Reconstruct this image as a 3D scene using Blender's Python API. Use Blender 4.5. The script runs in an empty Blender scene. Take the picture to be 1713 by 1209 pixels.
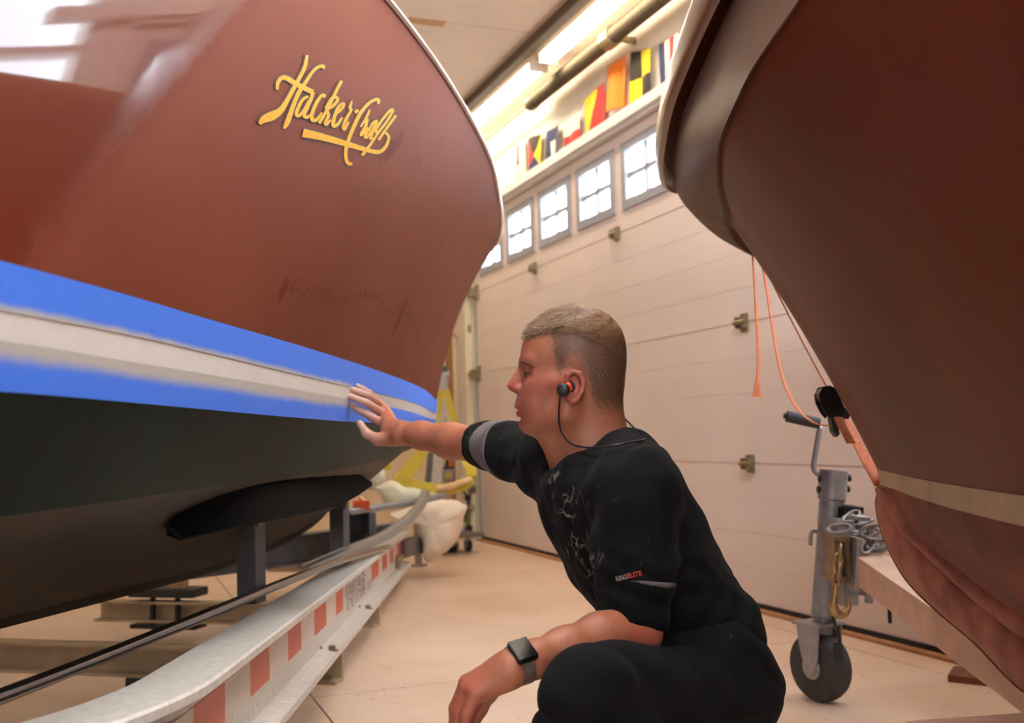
import bpy, bmesh, math, random
import numpy as np
from mathutils import Vector, Matrix
random.seed(7); rng = np.random.default_rng(7)
scene = bpy.context.scene
COL = scene.collection

# ------------------------------------------------------------------ camera
F_PX, CXP, CYP, CAM_H = 1750.0, 856.5, 604.5, 0.80
PITCH, ROLL = math.radians(3.96), math.radians(-1.6)
CAM_M = Matrix.Rotation(math.pi/2 + PITCH, 4, 'X') @ Matrix.Rotation(ROLL, 4, 'Z')
cam_d = bpy.data.cameras.new('camera'); cam = bpy.data.objects.new('camera', cam_d); COL.objects.link(cam)
cam.matrix_world = Matrix.Translation((0, 0, CAM_H)) @ CAM_M
cam_d.sensor_fit = 'HORIZONTAL'; cam_d.sensor_width = 36.0; cam_d.lens = 36.0*F_PX/1713.0
cam_d.clip_start = 0.02; cam_d.clip_end = 200
cam_d.dof.use_dof = True; cam_d.dof.focus_distance = 1.9; cam_d.dof.aperture_fstop = 5.0
scene.camera = cam

# ------------------------------------------------------------------ world (overcast daylight outside)
w = bpy.data.worlds.new('World'); scene.world = w; w.use_nodes = True
bg = w.node_tree.nodes['Background']; bg.inputs[0].default_value = (0.76, 0.88, 1.0, 1); bg.inputs[1].default_value = 13.0

# ------------------------------------------------------------------ view
scene.view_settings.view_transform = 'Standard'; scene.view_settings.look = 'None'
scene.view_settings.gamma = 1.0; scene.view_settings.use_curve_mapping = False
scene.view_settings.exposure = 0.0

# light levels of the door tubes and the added fill lamps (used by their builders below)
TUBE_POWER = 28.0        # emission of the fluorescent tubes over the garage door
FILL_POWER = 40.0        # emission of the fill lamps added at the back and left, out of view
BOW_FILL_POWER = 5.0          # dim fill lamp added above the runabout's bow, out of view
AISLE_FILL_POWER = 90.0       # cool unseen fill lamps added over the aisle and dark boat
AISLE_FILL_COL = (0.95, 0.97, 1.0)
LAMP_COL = (1.0, 0.86, 0.68)
FILL_COL = (1.0, 0.95, 0.90)

# ------------------------------------------------------------------ helpers
def ray(u, v):
    return (CAM_M.to_3x3() @ Vector(((u-CXP)/F_PX, -(v-CYP)/F_PX, -1.0)))
def atY(u, v, Y):                 # the point at depth Y that the photograph shows at pixel u, v
    d = ray(u, v); return Vector((0, 0, CAM_H)) + d*(Y/d.y)
def atZ(u, v, z):
    d = ray(u, v); return Vector((0, 0, CAM_H)) + d*((z-CAM_H)/d.z)
def lin(c):
    c = c/255.0
    return c/12.92 if c <= 0.04045 else ((c+0.055)/1.055)**2.4
def rgb(r, g, b): return (lin(r), lin(g), lin(b), 1.0)

def mat(name, col, rough=0.5, metal=0.0, var=0.12, scale=18.0, bump=0.0, bscale=None, coat=0.0, stretch=(1, 1, 1), dark=None, spec=0.5, sheen=0.0, crough=0.08):
    m = bpy.data.materials.new(name); m.use_nodes = True; nt = m.node_tree; N = nt.nodes; Lk = nt.links
    p = N['Principled BSDF']
    tc = N.new('ShaderNodeTexCoord'); mp = N.new('ShaderNodeMapping'); mp.inputs['Scale'].default_value = stretch
    Lk.new(tc.outputs['Object'], mp.inputs['Vector'])
    nz = N.new('ShaderNodeTexNoise'); nz.inputs['Scale'].default_value = scale; nz.inputs['Detail'].default_value = 5
    Lk.new(mp.outputs[0], nz.inputs['Vector'])
    cr = N.new('ShaderNodeValToRGB')
    c0 = dark if dark else tuple(c*(1-var) for c in col[:3])+(1,)
    c1 = tuple(min(1, c*(1+var*0.6)) for c in col[:3])+(1,)
    cr.color_ramp.elements[0].position = 0.34; cr.color_ramp.elements[0].color = c0
    cr.color_ramp.elements[1].position = 0.66; cr.color_ramp.elements[1].color = c1
    Lk.new(nz.outputs['Fac'], cr.inputs[0]); Lk.new(cr.outputs[0], p.inputs['Base Color'])
    p.inputs['Roughness'].default_value = rough; p.inputs['Metallic'].default_value = metal
    p.inputs['Specular IOR Level'].default_value = spec
    if coat: p.inputs['Coat Weight'].default_value = coat; p.inputs['Coat Roughness'].default_value = crough
    if sheen: p.inputs['Sheen Weight'].default_value = sheen
    if bump:
        b = N.new('ShaderNodeBump'); b.inputs['Strength'].default_value = bump; b.inputs['Distance'].default_value = 0.003
        n2 = N.new('ShaderNodeTexNoise'); n2.inputs['Scale'].default_value = bscale or scale*4; n2.inputs['Detail'].default_value = 4
        Lk.new(mp.outputs[0], n2.inputs['Vector']); Lk.new(n2.outputs['Fac'], b.inputs['Height']); Lk.new(b.outputs[0], p.inputs['Normal'])
    return m
def emis(name, col, s):
    m = bpy.data.materials.new(name); m.use_nodes = True; p = m.node_tree.nodes['Principled BSDF']
    p.inputs['Base Color'].default_value = (0.9, 0.9, 0.9, 1)
    p.inputs['Emission Color'].default_value = tuple(col)+(1,); p.inputs['Emission Strength'].default_value = s
    return m

class MB:
    def __init__(s): s.v = []; s.f = []; s.mi = []; s.uv = None
    def add(s, vs, fs, mi=0):
        o = len(s.v); s.v += [Vector(x) for x in vs]
        for f in fs: s.f.append([o+i for i in f]); s.mi.append(mi)
        return s
    def box(s, c, size, M=None, mi=0, bev=0.0):
        x, y, z = [q/2 for q in size]
        c = Vector(c)
        if bev <= 0:
            vs = [(sx*x, sy*y, sz*z) for sz in (-1, 1) for sy in (-1, 1) for sx in (-1, 1)]
            fs = [(0, 2, 3, 1), (4, 5, 7, 6), (0, 1, 5, 4), (2, 6, 7, 3), (0, 4, 6, 2), (1, 3, 7, 5)]
        else:
            b = min(bev, x, y, z)*0.999
            bm = bmesh.new(); bmesh.ops.create_cube(bm, size=1.0)
            for v in bm.verts: v.co = Vector((v.co.x*2*x, v.co.y*2*y, v.co.z*2*z))
            bmesh.ops.bevel(bm, geom=list(bm.edges), offset=b, segments=2, affect='EDGES', profile=0.7)
            bm.verts.index_update(); vs = [v.co.copy() for v in bm.verts]; fs = [[v.index for v in f.verts] for f in bm.faces]; bm.free()
        if M is not None: vs = [M @ Vector(q) for q in vs]
        return s.add([Vector(q)+c for q in vs], fs, mi)
    def bar(s, a, b, wd, ht, up=(0, 0, 1), mi=0, bev=0.0):       # a bar of wd x ht along a-b
        a, b = Vector(a), Vector(b); d = (b-a); L = d.length; d.normalize()
        upv = Vector(up); side = d.cross(upv).normalized(); upv = side.cross(d).normalized()
        M = Matrix((( d.x, side.x, upv.x), (d.y, side.y, upv.y), (d.z, side.z, upv.z)))
        return s.box((a+b)/2, (L, wd, ht), M, mi, bev)
    def tube(s, pts, r, seg=10, cap=True, mi=0, flat=None, up=None, closed=False):
        pts = [Vector(p) for p in pts]; n = len(pts); rr = r if hasattr(r, '__len__') else [r]*n
        base = len(s.v); ref = Vector(up) if up is not None else None; prev = None
        for i, p in enumerate(pts):
            if closed: t = pts[(i+1) % n]-pts[i-1]
            else: t = pts[min(i+1, n-1)]-pts[max(i-1, 0)]
            t.normalize()
            if prev is None:
                q = ref if ref is not None else (Vector((0, 0, 1)) if abs(t.z) < 0.9 else Vector((1, 0, 0)))
                x = (q - t*q.dot(t)).normalized()
            else:
                q = ref if ref is not None else prev
                x = (q - t*q.dot(t)); x = x.normalized() if x.length > 1e-6 else prev
            prev = x; y = t.cross(x)
            fx = flat if flat else 1.0
            for k in range(seg):
                a = 2*math.pi*k/seg
                s.v.append(p + x*(math.cos(a)*rr[i]*fx) + y*(math.sin(a)*rr[i]))
        m = n if closed else n-1
        for i in range(m):
            for k in range(seg):
                a0 = base+i*seg+k; a1 = base+i*seg+(k+1) % seg; j = (i+1) % n
                s.f.append([a0, a1, base+j*seg+(k+1) % seg, base+j*seg+k]); s.mi.append(mi)
        if cap and not closed:
            s.f.append([base+k for k in range(seg)][::-1]); s.mi.append(mi)
            s.f.append([base+(n-1)*seg+k for k in range(seg)]); s.mi.append(mi)
        return s
    def ribbon(s, pts, wid, thick, wdir, mi=0):                   # a flat strap of width wid along pts
        pts = [Vector(p) for p in pts]; n = len(pts); base = len(s.v)
        for i, p in enumerate(pts):
            t = (pts[min(i+1, n-1)]-pts[max(i-1, 0)]).normalized()
            wv = Vector(wdir[i] if hasattr(wdir[0], '__len__') else wdir); wv = (wv - t*wv.dot(t)).normalized(); nn = t.cross(wv)
            ww = wid[i] if hasattr(wid, '__len__') else wid
            for sx, sn in ((-1, -1), (1, -1), (1, 1), (-1, 1)): s.v.append(p+wv*(sx*ww/2)+nn*(sn*thick/2))
        for i in range(n-1):
            for k in range(4): s.f.append([base+i*4+k, base+i*4+(k+1) % 4, base+(i+1)*4+(k+1) % 4, base+(i+1)*4+k]); s.mi.append(mi)
        s.f.append([base+3, base+2, base+1, base]); s.mi.append(mi)
        s.f.append([base+(n-1)*4+k for k in range(4)]); s.mi.append(mi)
        return s
    def lathe(s, prof, c=(0, 0, 0), axis=(0, 0, 1), seg=24, mi=0):   # prof: (radius, height) along axis
        ax = Vector(axis).normalized(); x = ax.orthogonal().normalized(); y = ax.cross(x); c = Vector(c); base = len(s.v); n = len(prof)
        for r, h in prof:
            for k in range(seg):
                a = 2*math.pi*k/seg; s.v.append(c+ax*h+(x*math.cos(a)+y*math.sin(a))*r)
        for i in range(n-1):
            for k in range(seg):
                s.f.append([base+i*seg+k, base+i*seg+(k+1) % seg, base+(i+1)*seg+(k+1) % seg, base+(i+1)*seg+k]); s.mi.append(mi)
        s.f.append([base+k for k in range(seg)][::-1]); s.mi.append(mi)
        s.f.append([base+(n-1)*seg+k for k in range(seg)]); s.mi.append(mi)
        return s
    def prism(s, poly, d, mi=0):                                  # poly of 3D points pushed along vector d
        n = len(poly); d = Vector(d); P = [Vector(p) for p in poly]; base = len(s.v)
        s.v += P + [p+d for p in P]
        s.f.append([base+i for i in range(n)][::-1]); s.mi.append(mi)
        s.f.append([base+n+i for i in range(n)]); s.mi.append(mi)
        for i in range(n): s.f.append([base+i, base+(i+1) % n, base+n+(i+1) % n, base+n+i]); s.mi.append(mi)
        return s
    def grid(s, G, mi=0, closed_u=False):                         # G[i][j] points
        n = len(G); m = len(G[0]); base = len(s.v)
        for r in G: s.v += [Vector(p) for p in r]
        for i in range(n-1 if not closed_u else n):
            for j in range(m-1):
                i2 = (i+1) % n
                s.f.append([base+i*m+j, base+i*m+j+1, base+i2*m+j+1, base+i2*m+j]); s.mi.append(mi)
        return s

def link(name, me, parent=None):
    o = bpy.data.objects.new(name, me); COL.objects.link(o)
    if parent is not None: o.parent = parent; o.matrix_parent_inverse = parent.matrix_world.inverted() if False else Matrix.Translation(-parent.location)
    return o
def obj(name, mb, mats, parent=None, smooth=False, fix=True, angle=None):
    me = bpy.data.meshes.new(name)
    me.from_pydata([tuple(v) for v in mb.v], [], mb.f)
    if not isinstance(mats, (list, tuple)): mats = [mats]
    for m in mats: me.materials.append(m)
    if len(mats) > 1: me.polygons.foreach_set('material_index', mb.mi)
    if fix:
        bm = bmesh.new(); bm.from_mesh(me); bmesh.ops.recalc_face_normals(bm, faces=bm.faces); bm.to_mesh(me); bm.free()
    if smooth:
        me.shade_smooth()
        if angle is not None:
            try: me.set_sharp_from_angle(angle=math.radians(angle))
            except Exception: pass
    me.update()
    return link(name, me, parent)
def tag(o, label, cat, group=None):
    o['label'] = label; o['category'] = cat
    if group: o['group'] = group
    return o
def thing(name, label, cat, loc, group=None):
    o = bpy.data.objects.new(name, None); o.empty_display_size = 0.05; o.location = Vector(loc); COL.objects.link(o)
    return tag(o, label, cat, group)
def struct(o): o['kind'] = 'structure'; return o
def plab(o, label): o['label'] = label; return o
def smooth_path(pts, n=8):                                        # Catmull-Rom
    P = [Vector(p) for p in pts]; out = []
    for i in range(len(P)-1):
        p0 = P[max(i-1, 0)]; p1 = P[i]; p2 = P[i+1]; p3 = P[min(i+2, len(P)-1)]
        for k in range(n):
            t = k/n; out.append(0.5*((2*p1)+(p2-p0)*t+(2*p0-5*p1+4*p2-p3)*t*t+(3*p1-p0-3*p2+p3)*t**3))
    out.append(P[-1]); return out
# ================================================================== the room
RA = Vector((-0.2974, 8.1093, 0)); RU = Vector((0.35928, -0.93323, 0)); RN = Vector((0.93323, 0.35928, 0))
def W(al, off, z): return RA + RU*al + RN*off + Vector((0, 0, z))   # al along the garage door, off outwards through it
RM = Matrix(((RU.x, RN.x, 0), (RU.y, RN.y, 0), (0, 0, 1)))
def rbox(mb, a0, a1, o0, o1, z0, z1, mi=0, bev=0.0):
    return mb.box(W((a0+a1)/2, (o0+o1)/2, (z0+z1)/2), (a1-a0, o1-o0, z1-z0), RM, mi, bev)
AL0, AL1, OFF0, HC = -0.42, 10.2, -7.2, 3.0
M_wall = mat('wall_paint', rgb(228, 220, 208), 0.7, var=0.05, scale=3)
M_tanwall = mat('tan_wall_paint', rgb(226, 204, 170), 0.75, var=0.06, scale=3)
M_ceil = mat('ceiling_paint', rgb(224, 204, 180), 0.8, var=0.05, scale=2.5)
M_white = mat('white_trim', rgb(232, 226, 216), 0.5, var=0.05, scale=6)
M_door = mat('door_enamel', rgb(224, 208, 200), 0.45, var=0.035, scale=2.2, bump=0.05, bscale=160)
M_floor = None
def floor_material():
    m = bpy.data.materials.new('painted_concrete'); m.use_nodes = True; nt = m.node_tree; N = nt.nodes; Lk = nt.links; p = N['Principled BSDF']
    tc = N.new('ShaderNodeTexCoord')
    n1 = N.new('ShaderNodeTexNoise'); n1.inputs['Scale'].default_value = 1.7; n1.inputs['Detail'].default_value = 8; Lk.new(tc.outputs['Object'], n1.inputs['Vector'])
    r1 = N.new('ShaderNodeValToRGB'); r1.color_ramp.elements[0].position = 0.3; r1.color_ramp.elements[0].color = rgb(208, 178, 154)
    r1.color_ramp.elements[1].position = 0.7; r1.color_ramp.elements[1].color = rgb(226, 200, 178); Lk.new(n1.outputs['Fac'], r1.inputs[0])
    n2 = N.new('ShaderNodeTexNoise'); n2.inputs['Scale'].default_value = 38; n2.inputs['Detail'].default_value = 3; Lk.new(tc.outputs['Object'], n2.inputs['Vector'])
    r2 = N.new('ShaderNodeValToRGB'); r2.color_ramp.elements[0].position = 0.24; r2.color_ramp.elements[0].color = rgb(150, 118, 92)
    r2.color_ramp.elements[1].position = 0.36; r2.color_ramp.elements[1].color = (1, 1, 1, 1); Lk.new(n2.outputs['Fac'], r2.inputs[0])
    mx = N.new('ShaderNodeMix'); mx.data_type = 'RGBA'; mx.blend_type = 'MULTIPLY'; mx.inputs['Factor'].default_value = 0.6
    Lk.new(r1.outputs[0], mx.inputs['A']); Lk.new(r2.outputs[0], mx.inputs['B'])
    n3 = N.new('ShaderNodeTexVoronoi'); n3.feature = 'DISTANCE_TO_EDGE'; n3.inputs['Scale'].default_value = 0.9
    n4 = N.new('ShaderNodeTexNoise'); n4.inputs['Scale'].default_value = 2.0
    va = N.new('ShaderNodeVectorMath'); va.operation = 'MULTIPLY_ADD'; va.inputs[1].default_value = (0.5, 0.5, 0); Lk.new(tc.outputs['Object'], n4.inputs['Vector'])
    Lk.new(n4.outputs['Color'], va.inputs[0]); Lk.new(tc.outputs['Object'], va.inputs[2]); Lk.new(va.outputs[0], n3.inputs['Vector'])
    r3 = N.new('ShaderNodeValToRGB'); r3.color_ramp.elements[0].position = 0.0; r3.color_ramp.elements[0].color = rgb(176, 142, 116)
    r3.color_ramp.elements[1].position = 0.004; r3.color_ramp.elements[1].color = (1, 1, 1, 1); Lk.new(n3.outputs['Distance'], r3.inputs[0])
    mx2 = N.new('ShaderNodeMix'); mx2.data_type = 'RGBA'; mx2.blend_type = 'MULTIPLY'; mx2.inputs['Factor'].default_value = 0.18
    Lk.new(mx.outputs['Result'], mx2.inputs['A']); Lk.new(r3.outputs[0], mx2.inputs['B']); Lk.new(mx2.outputs['Result'], p.inputs['Base Color'])
    p.inputs['Roughness'].default_value = 0.42; p.inputs['Specular IOR Level'].default_value = 0.35
    return m
M_floor = floor_material()
# slabs of the floor, with sawn joints between them
fl = thing('floor', '', ''.strip(), (0, 0, 0)); del fl['label']; del fl['category']; struct(fl)
mb = MB(); rbox(mb, AL0-0.2, AL1+0.2, OFF0-0.2, 0.35, -0.14, -0.006); obj('subfloor', mb, mat('joint_dirt', rgb(120, 96, 76), 0.9), fl)
ja = [AL0, 1.9, 4.35, 6.8, AL1]; jo = [OFF0, -4.4, -2.05, -0.16, 0.30]
for i in range(4):
    for j in range(4):
        mb = MB(); g = 0.003
        rbox(mb, ja[i]+g, ja[i+1]-g, jo[j]+g, jo[j+1]-g, -0.10, 0.0); obj('slab', mb, M_floor, fl)
# walls: header and right part of the door wall, the far wall, back and left walls
DO0, DO1, DTOP = 0.04, 4.96, 2.47
QW0, QW1, QZ0, QZ1 = 5.05, 6.9, 1.35, 2.86
mb = MB(); rbox(mb, AL0-0.12, QW0, 0.0, 0.14, DTOP, HC+0.02); rbox(mb, QW1, AL1+0.1, 0.0, 0.14, DTOP, HC+0.02); rbox(mb, QW0, QW1, 0.0, 0.14, QZ1, HC+0.02)
rbox(mb, DO1+0.02, QW0, 0.0, 0.14, 0, DTOP); rbox(mb, QW1, AL1+0.1, 0.0, 0.14, 0, DTOP); rbox(mb, QW0, QW1, 0.0, 0.14, 0, QZ0); rbox(mb, AL0-0.12, DO0-0.10, 0.0, 0.14, 0, DTOP)
struct(obj('wall_right', mb, M_wall))
mb = MB(); rbox(mb, AL0-0.12, AL0, OFF0-0.1, 0.0, 0, HC+0.02); struct(obj('wall_far', mb, M_tanwall))
mb = MB(); rbox(mb, AL0, AL1, OFF0-0.12, OFF0, 0, HC+0.02); struct(obj('wall_left', mb, M_wall))
mb = MB(); rbox(mb, AL1, AL1+0.12, OFF0, -4.6, 0, HC); rbox(mb, AL1, AL1+0.12, -1.0, 0.0, 0, HC)
rbox(mb, AL1, AL1+0.12, -4.6, -1.0, 0, 0.9); rbox(mb, AL1, AL1+0.12, -4.6, -1.0, 2.3, HC); struct(obj('wall_back', mb, M_wall))
# ceiling of drywall boards with a seam; a patch of bare board
ce = thing('ceiling', '', '', (0, 0, HC)); del ce['label']; del ce['category']; struct(ce)
mb = MB(); rbox(mb, AL0-0.12, AL1+0.12, OFF0-0.12, 0.0, HC+0.018, HC+0.1); obj('ceiling_joint', mb, mat('seam_tape', rgb(170, 150, 120), 0.9), ce)
ca = [AL0, 0.05, 2.485, 4.92, 7.36, AL1]
for i in range(5):
    mb = MB(); rbox(mb, ca[i]+0.004, ca[i+1]-0.004, OFF0, 0.0, HC, HC+0.02); obj('ceiling_board', mb, M_ceil, ce)
mb = MB(); rbox(mb, 2.47-0.05, 2.47+0.03, -1.17, -0.96, HC-0.002, HC+0.001); obj('bare_patch', mb, mat('bare_gypsum', rgb(196, 150, 104), 0.9), ce)

# garage door: four sections, each its own panel, the top one with window openings
gd = thing('door_1', '', '', W(2.5, 0.02, 0)); del gd['label']; del gd['category']; struct(gd)
SEC = [(0.028, 0.639), (0.639, 1.269), (1.269, 1.901)]
for z0, z1 in SEC:
    mb = MB()
    rbox(mb, DO0, DO1, 0.022, 0.052, z0, z1)
    h = (z1-z0)/4
    for k in range(4): rbox(mb, DO0, DO1, 0.018, 0.024, z0+k*h+(0.004 if k == 0 else 0.0007), z0+(k+1)*h-(0.004 if k == 3 else 0.0007))
    obj('panel', mb, M_door, gd)
mb = MB(); rbox(mb, DO0, DO1, 0.012, 0.045, 0.0, 0.028); obj('bottom_seal', mb, mat('seal_rubber', rgb(38, 32, 28), 0.8), gd)
WZ0, WZ1 = 2.03, 2.37
WIN = [(0.175+0.603*k, 0.175+0.603*k+0.475) for k in range(8)]
mb = MB(); z0, z1 = 1.901, 2.52
rbox(mb, DO0, DO1, 0.024, 0.052, z0, WZ0); rbox(mb, DO0, DO1, 0.018, 0.024, z0+0.004, WZ0); rbox(mb, DO0, DO1, 0.018, 0.052, WZ1, z1)
xs = [DO0] + [v for a in WIN for v in a] + [DO1]
for k in range(0, len(xs), 2): rbox(mb, xs[k], xs[k+1], 0.018, 0.052, WZ0, WZ1)
obj('panel', mb, M_door, gd)
M_wframe = mat('window_frame_grey', rgb(150, 152, 160), 0.5, var=0.05)
mg = bpy.data.materials.new('window_glass'); mg.use_nodes = True; nt = mg.node_tree; nt.nodes.clear()
o_ = nt.nodes.new('ShaderNodeOutputMaterial'); mixs = nt.nodes.new('ShaderNodeMixShader'); tr = nt.nodes.new('ShaderNodeBsdfTransparent'); gl = nt.nodes.new('ShaderNodeBsdfGlossy'); fr = nt.nodes.new('ShaderNodeLayerWeight')
fr.inputs[0].default_value = 0.05; gl.inputs['Roughness'].default_value = 0.02; nt.links.new(fr.outputs['Fresnel'], mixs.inputs[0]); nt.links.new(tr.outputs[0], mixs.inputs[1]); nt.links.new(gl.outputs[0], mixs.inputs[2]); nt.links.new(mixs.outputs[0], o_.inputs[0])
M_glass = mg
for a0, a1 in WIN:
    mb = MB(); f = 0.046
    rbox(mb, a0-0.016, a1+0.016, 0.006, 0.060, WZ0-0.016, WZ0+f-0.012); rbox(mb, a0-0.016, a1+0.016, 0.006, 0.060, WZ1-f+0.012, WZ1+0.016)
    rbox(mb, a0-0.016, a0+f-0.012, 0.006, 0.060, WZ0+f-0.012, WZ1-f+0.012); rbox(mb, a1-f+0.012, a1+0.016, 0.006, 0.060, WZ0+f-0.012, WZ1-f+0.012)
    wf = obj('window_frame', mb, M_wframe, gd)
    am, zm = (a0+a1)/2, (WZ0+WZ1)/2
    mb = MB(); rbox(mb, am-0.012, am+0.012, 0.026, 0.050, WZ0+0.02, WZ1-0.02); rbox(mb, a0+0.02, a1-0.02, 0.026, 0.050, zm-0.013, zm+0.013); obj('muntin', mb, M_wframe, wf)
    for (p0, p1) in ((a0+0.02, am-0.008), (am+0.008, a1-0.02)):
        for (q0, q1) in ((WZ0+0.02, zm-0.009), (zm+0.009, WZ1-0.02)):
            mb = MB(); rbox(mb, p0, p1, 0.036, 0.040, q0, q1); obj('pane', mb, M_glass, wf)
# hinges on the seams
M_zinc = mat('zinc_hardware', rgb(150, 138, 108), 0.42, metal=0.75, var=0.2, scale=60)
for al in (1.27, 2.485, 3.70):
    for z in (0.639, 1.269, 1.901):
        mb = MB()
        rbox(mb, al-0.026, al+0.026, 0.006, 0.018, z-0.040, z-0.012, bev=0.003); rbox(mb, al-0.026, al+0.026, 0.006, 0.018, z+0.012, z+0.040, bev=0.003)
        rbox(mb, al-0.030, al-0.020, -0.022, 0.014, z-0.026, z+0.026, bev=0.003); rbox(mb, al+0.020, al+0.030, -0.022, 0.014, z-0.026, z+0.026, bev=0.003)
        mb.tube([W(al-0.042, -0.012, z), W(al+0.042, -0.012, z)], 0.012, 10)
        obj('hinge', mb, M_zinc, gd)
for z in (0.639, 1.269, 1.901):
    mb = MB(); rbox(mb, DO0+0.0, DO0+0.07, 0.002, 0.018, z-0.06, z+0.06, bev=0.003); mb.tube([W(DO0-0.06, -0.020, z), W(DO0+0.06, -0.020, z)], 0.010, 8)
    rbox(mb, DO0-0.01, DO0+0.05, -0.045, 0.006, z-0.035, z+0.035, bev=0.004)
    mb.lathe([(0.022, -0.008), (0.022, 0.008)], W(DO0-0.05, -0.020, z), RU, 14); obj('roller_bracket', mb, M_zinc, gd)
# vertical track, jamb, threshold
dt = thing('door_track', 'white painted vertical garage door track beside the door edge', 'door track', W(DO0-0.05, -0.03, 0))
mb = MB(); rbox(mb, DO0-0.085, DO0-0.080, -0.055, 0.0, 0.02, 2.7); rbox(mb, DO0-0.085, DO0-0.035, 0.000, 0.005, 0.02, 2.7); rbox(mb, DO0-0.085, DO0-0.045, -0.060, -0.055, 0.02, 2.7)
obj('rail', mb, mat('track_paint', rgb(232, 222, 196), 0.45, var=0.06), dt)
for z in (0.35, 1.6, 2.3):
    mb = MB(); rbox(mb, DO0-0.115, DO0-0.080, -0.03, 0.0, z, z+0.06); obj('bracket', mb, M_zinc, dt)
mb = MB(); rbox(mb, DO0-0.16, DO0-0.09, -0.012, 0.06, 0, DTOP); rbox(mb, DO0-0.10, DO0+0.03, 0.056, 0.10, 0, DTOP); struct(obj('trim_1', mb, M_white))
mb = MB(); rbox(mb, AL0, DO1+0.3, -0.055, 0.0, 2.475, 2.53); rbox(mb, DO0, DO1, -0.025, 0.014, 2.455, 2.475); struct(obj('trim_2', mb, M_white))
mb = MB(); rbox(mb, AL0+0.0, AL0+0.012, -0.10, -0.04, 0, HC); struct(obj('trim_3', mb, mat('corner_batten', rgb(150, 104, 66), 0.7)))
mb = MB(); rbox(mb, DO0, DO1, -0.028, 0.010, 0.0, 0.012); struct(obj('trim_4', mb, mat('threshold_wood', rgb(176, 124, 84), 0.7, var=0.2)))
# large unseen window added in the back wall for daylight and hull reflections
wn = thing('fill_window_9', '', '', W(AL1+0.05, -2.8, 0.9)); del wn['label']; del wn['category']; struct(wn)
mb = MB()
for o0, o1, z0, z1 in ((-4.6, -1.0, 0.9, 0.96), (-4.6, -1.0, 2.24, 2.3), (-4.6, -4.54, 0.96, 2.24), (-1.06, -1.0, 0.96, 2.24), (-3.43, -3.37, 0.96, 2.24), (-2.23, -2.17, 0.96, 2.24), (-4.54, -1.06, 1.58, 1.62)):
    rbox(mb, AL1+0.02, AL1+0.10, o0, o1, z0, z1)
obj('window_frame', mb, M_white, wn)
for o0, o1 in ((-4.54, -3.43), (-3.37, -2.23), (-2.17, -1.06)):
    for z0, z1 in ((0.96, 1.58), (1.62, 2.24)):
        mb = MB(); rbox(mb, AL1+0.055, AL1+0.061, o0, o1, z0, z1); obj('pane', mb, M_glass, wn)

# the side window beside the garage door, behind the right boat
wn = thing('window_10', '', '', W(6.0, 0.05, QZ0)); del wn['label']; del wn['category']; struct(wn)
mb = MB()
for a0, a1, z0, z1 in ((QW0, QW1, QZ0, QZ0+0.05), (QW0, QW1, QZ1-0.05, QZ1), (QW0, QW0+0.05, QZ0+0.05, QZ1-0.05), (QW1-0.05, QW1, QZ0+0.05, QZ1-0.05), (5.95, 6.0, QZ0+0.05, QZ1-0.05), (QW0+0.05, QW1-0.05, 1.88, 1.91), (QW0+0.05, QW1-0.05, 2.36, 2.39)):
    rbox(mb, a0, a1, 0.02, 0.10, z0, z1)
obj('window_frame', mb, M_white, wn)
for a0, a1 in ((QW0+0.05, 5.95), (6.0, QW1-0.05)):
    for z0, z1 in ((QZ0+0.05, 1.88), (1.91, 2.36), (2.39, QZ1-0.05)):
        mb = MB(); rbox(mb, a0, a1, 0.055, 0.061, z0, z1); obj('pane', mb, M_glass, wn)

# ================================================================== over the door: spring, rail, fluorescent lamps
M_dark = mat('dark_steel', rgb(92, 80, 60), 0.55, metal=0.4, var=0.15)
sp = thing('torsion_spring', 'dark coiled torsion spring on a thin rod above the garage door', 'spring', W(1.7, -0.15, 2.88))
mb = MB(); mb.tube([W(AL0+0.02, -0.15, 2.885), W(9.0, -0.15, 2.885)], 0.011, 10); obj('shaft', mb, mat('shaft_brass', rgb(190, 160, 92), 0.4, metal=0.7), sp)
prof = []; turns = 190; L0, L1 = 1.72, 5.2
for k in range(turns*2+1):
    prof.append((0.046 if k % 2 == 0 else 0.0385, L0+(L1-L0)*k/(turns*2)))
mb = MB(); mb.lathe([(0.012, L0-0.001)]+prof+[(0.012, L1+0.001)], W(0, -0.15, 2.885), RU, 16); obj('coil', mb, M_dark, sp, smooth=False)
mb = MB(); mb.lathe([(0.02, 1.66), (0.05, 1.67), (0.05, 1.72), (0.044, 1.76)], W(0, -0.15, 2.885), RU, 16); obj('winding_cone', mb, M_dark, sp)
mb = MB(); rbox(mb, 2.805, 2.82, -0.17, 0.0, 2.868, 2.902, bev=0.003); mb.lathe([(0.055, 2.76), (0.055, 2.86)], W(0, -0.15, 2.885), RU, 16); obj('bearing_bracket', mb, M_zinc, sp)
mb = MB(); rbox(mb, AL0+0.02, 9.0, -0.455, -0.395, HC-0.055, HC-0.002); rl = obj('ceiling_rail', mb, mat('rail_iron', rgb(96, 82, 62), 0.6, metal=0.3))
tag(rl, 'dark iron rail running along the ceiling beside the fluorescent lamp', 'rail')
M_tube = emis('fluorescent_tube', LAMP_COL, TUBE_POWER)
M_fill = emis('fill_tube_shop', FILL_COL, FILL_POWER)
M_fill_aisle = emis('fill_tube_aisle', AISLE_FILL_COL, AISLE_FILL_POWER)
M_fill_bow = emis('fill_tube_bow', FILL_COL, BOW_FILL_POWER)
M_lampw = mat('lamp_housing', rgb(240, 236, 226), 0.4, var=0.02)
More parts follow.
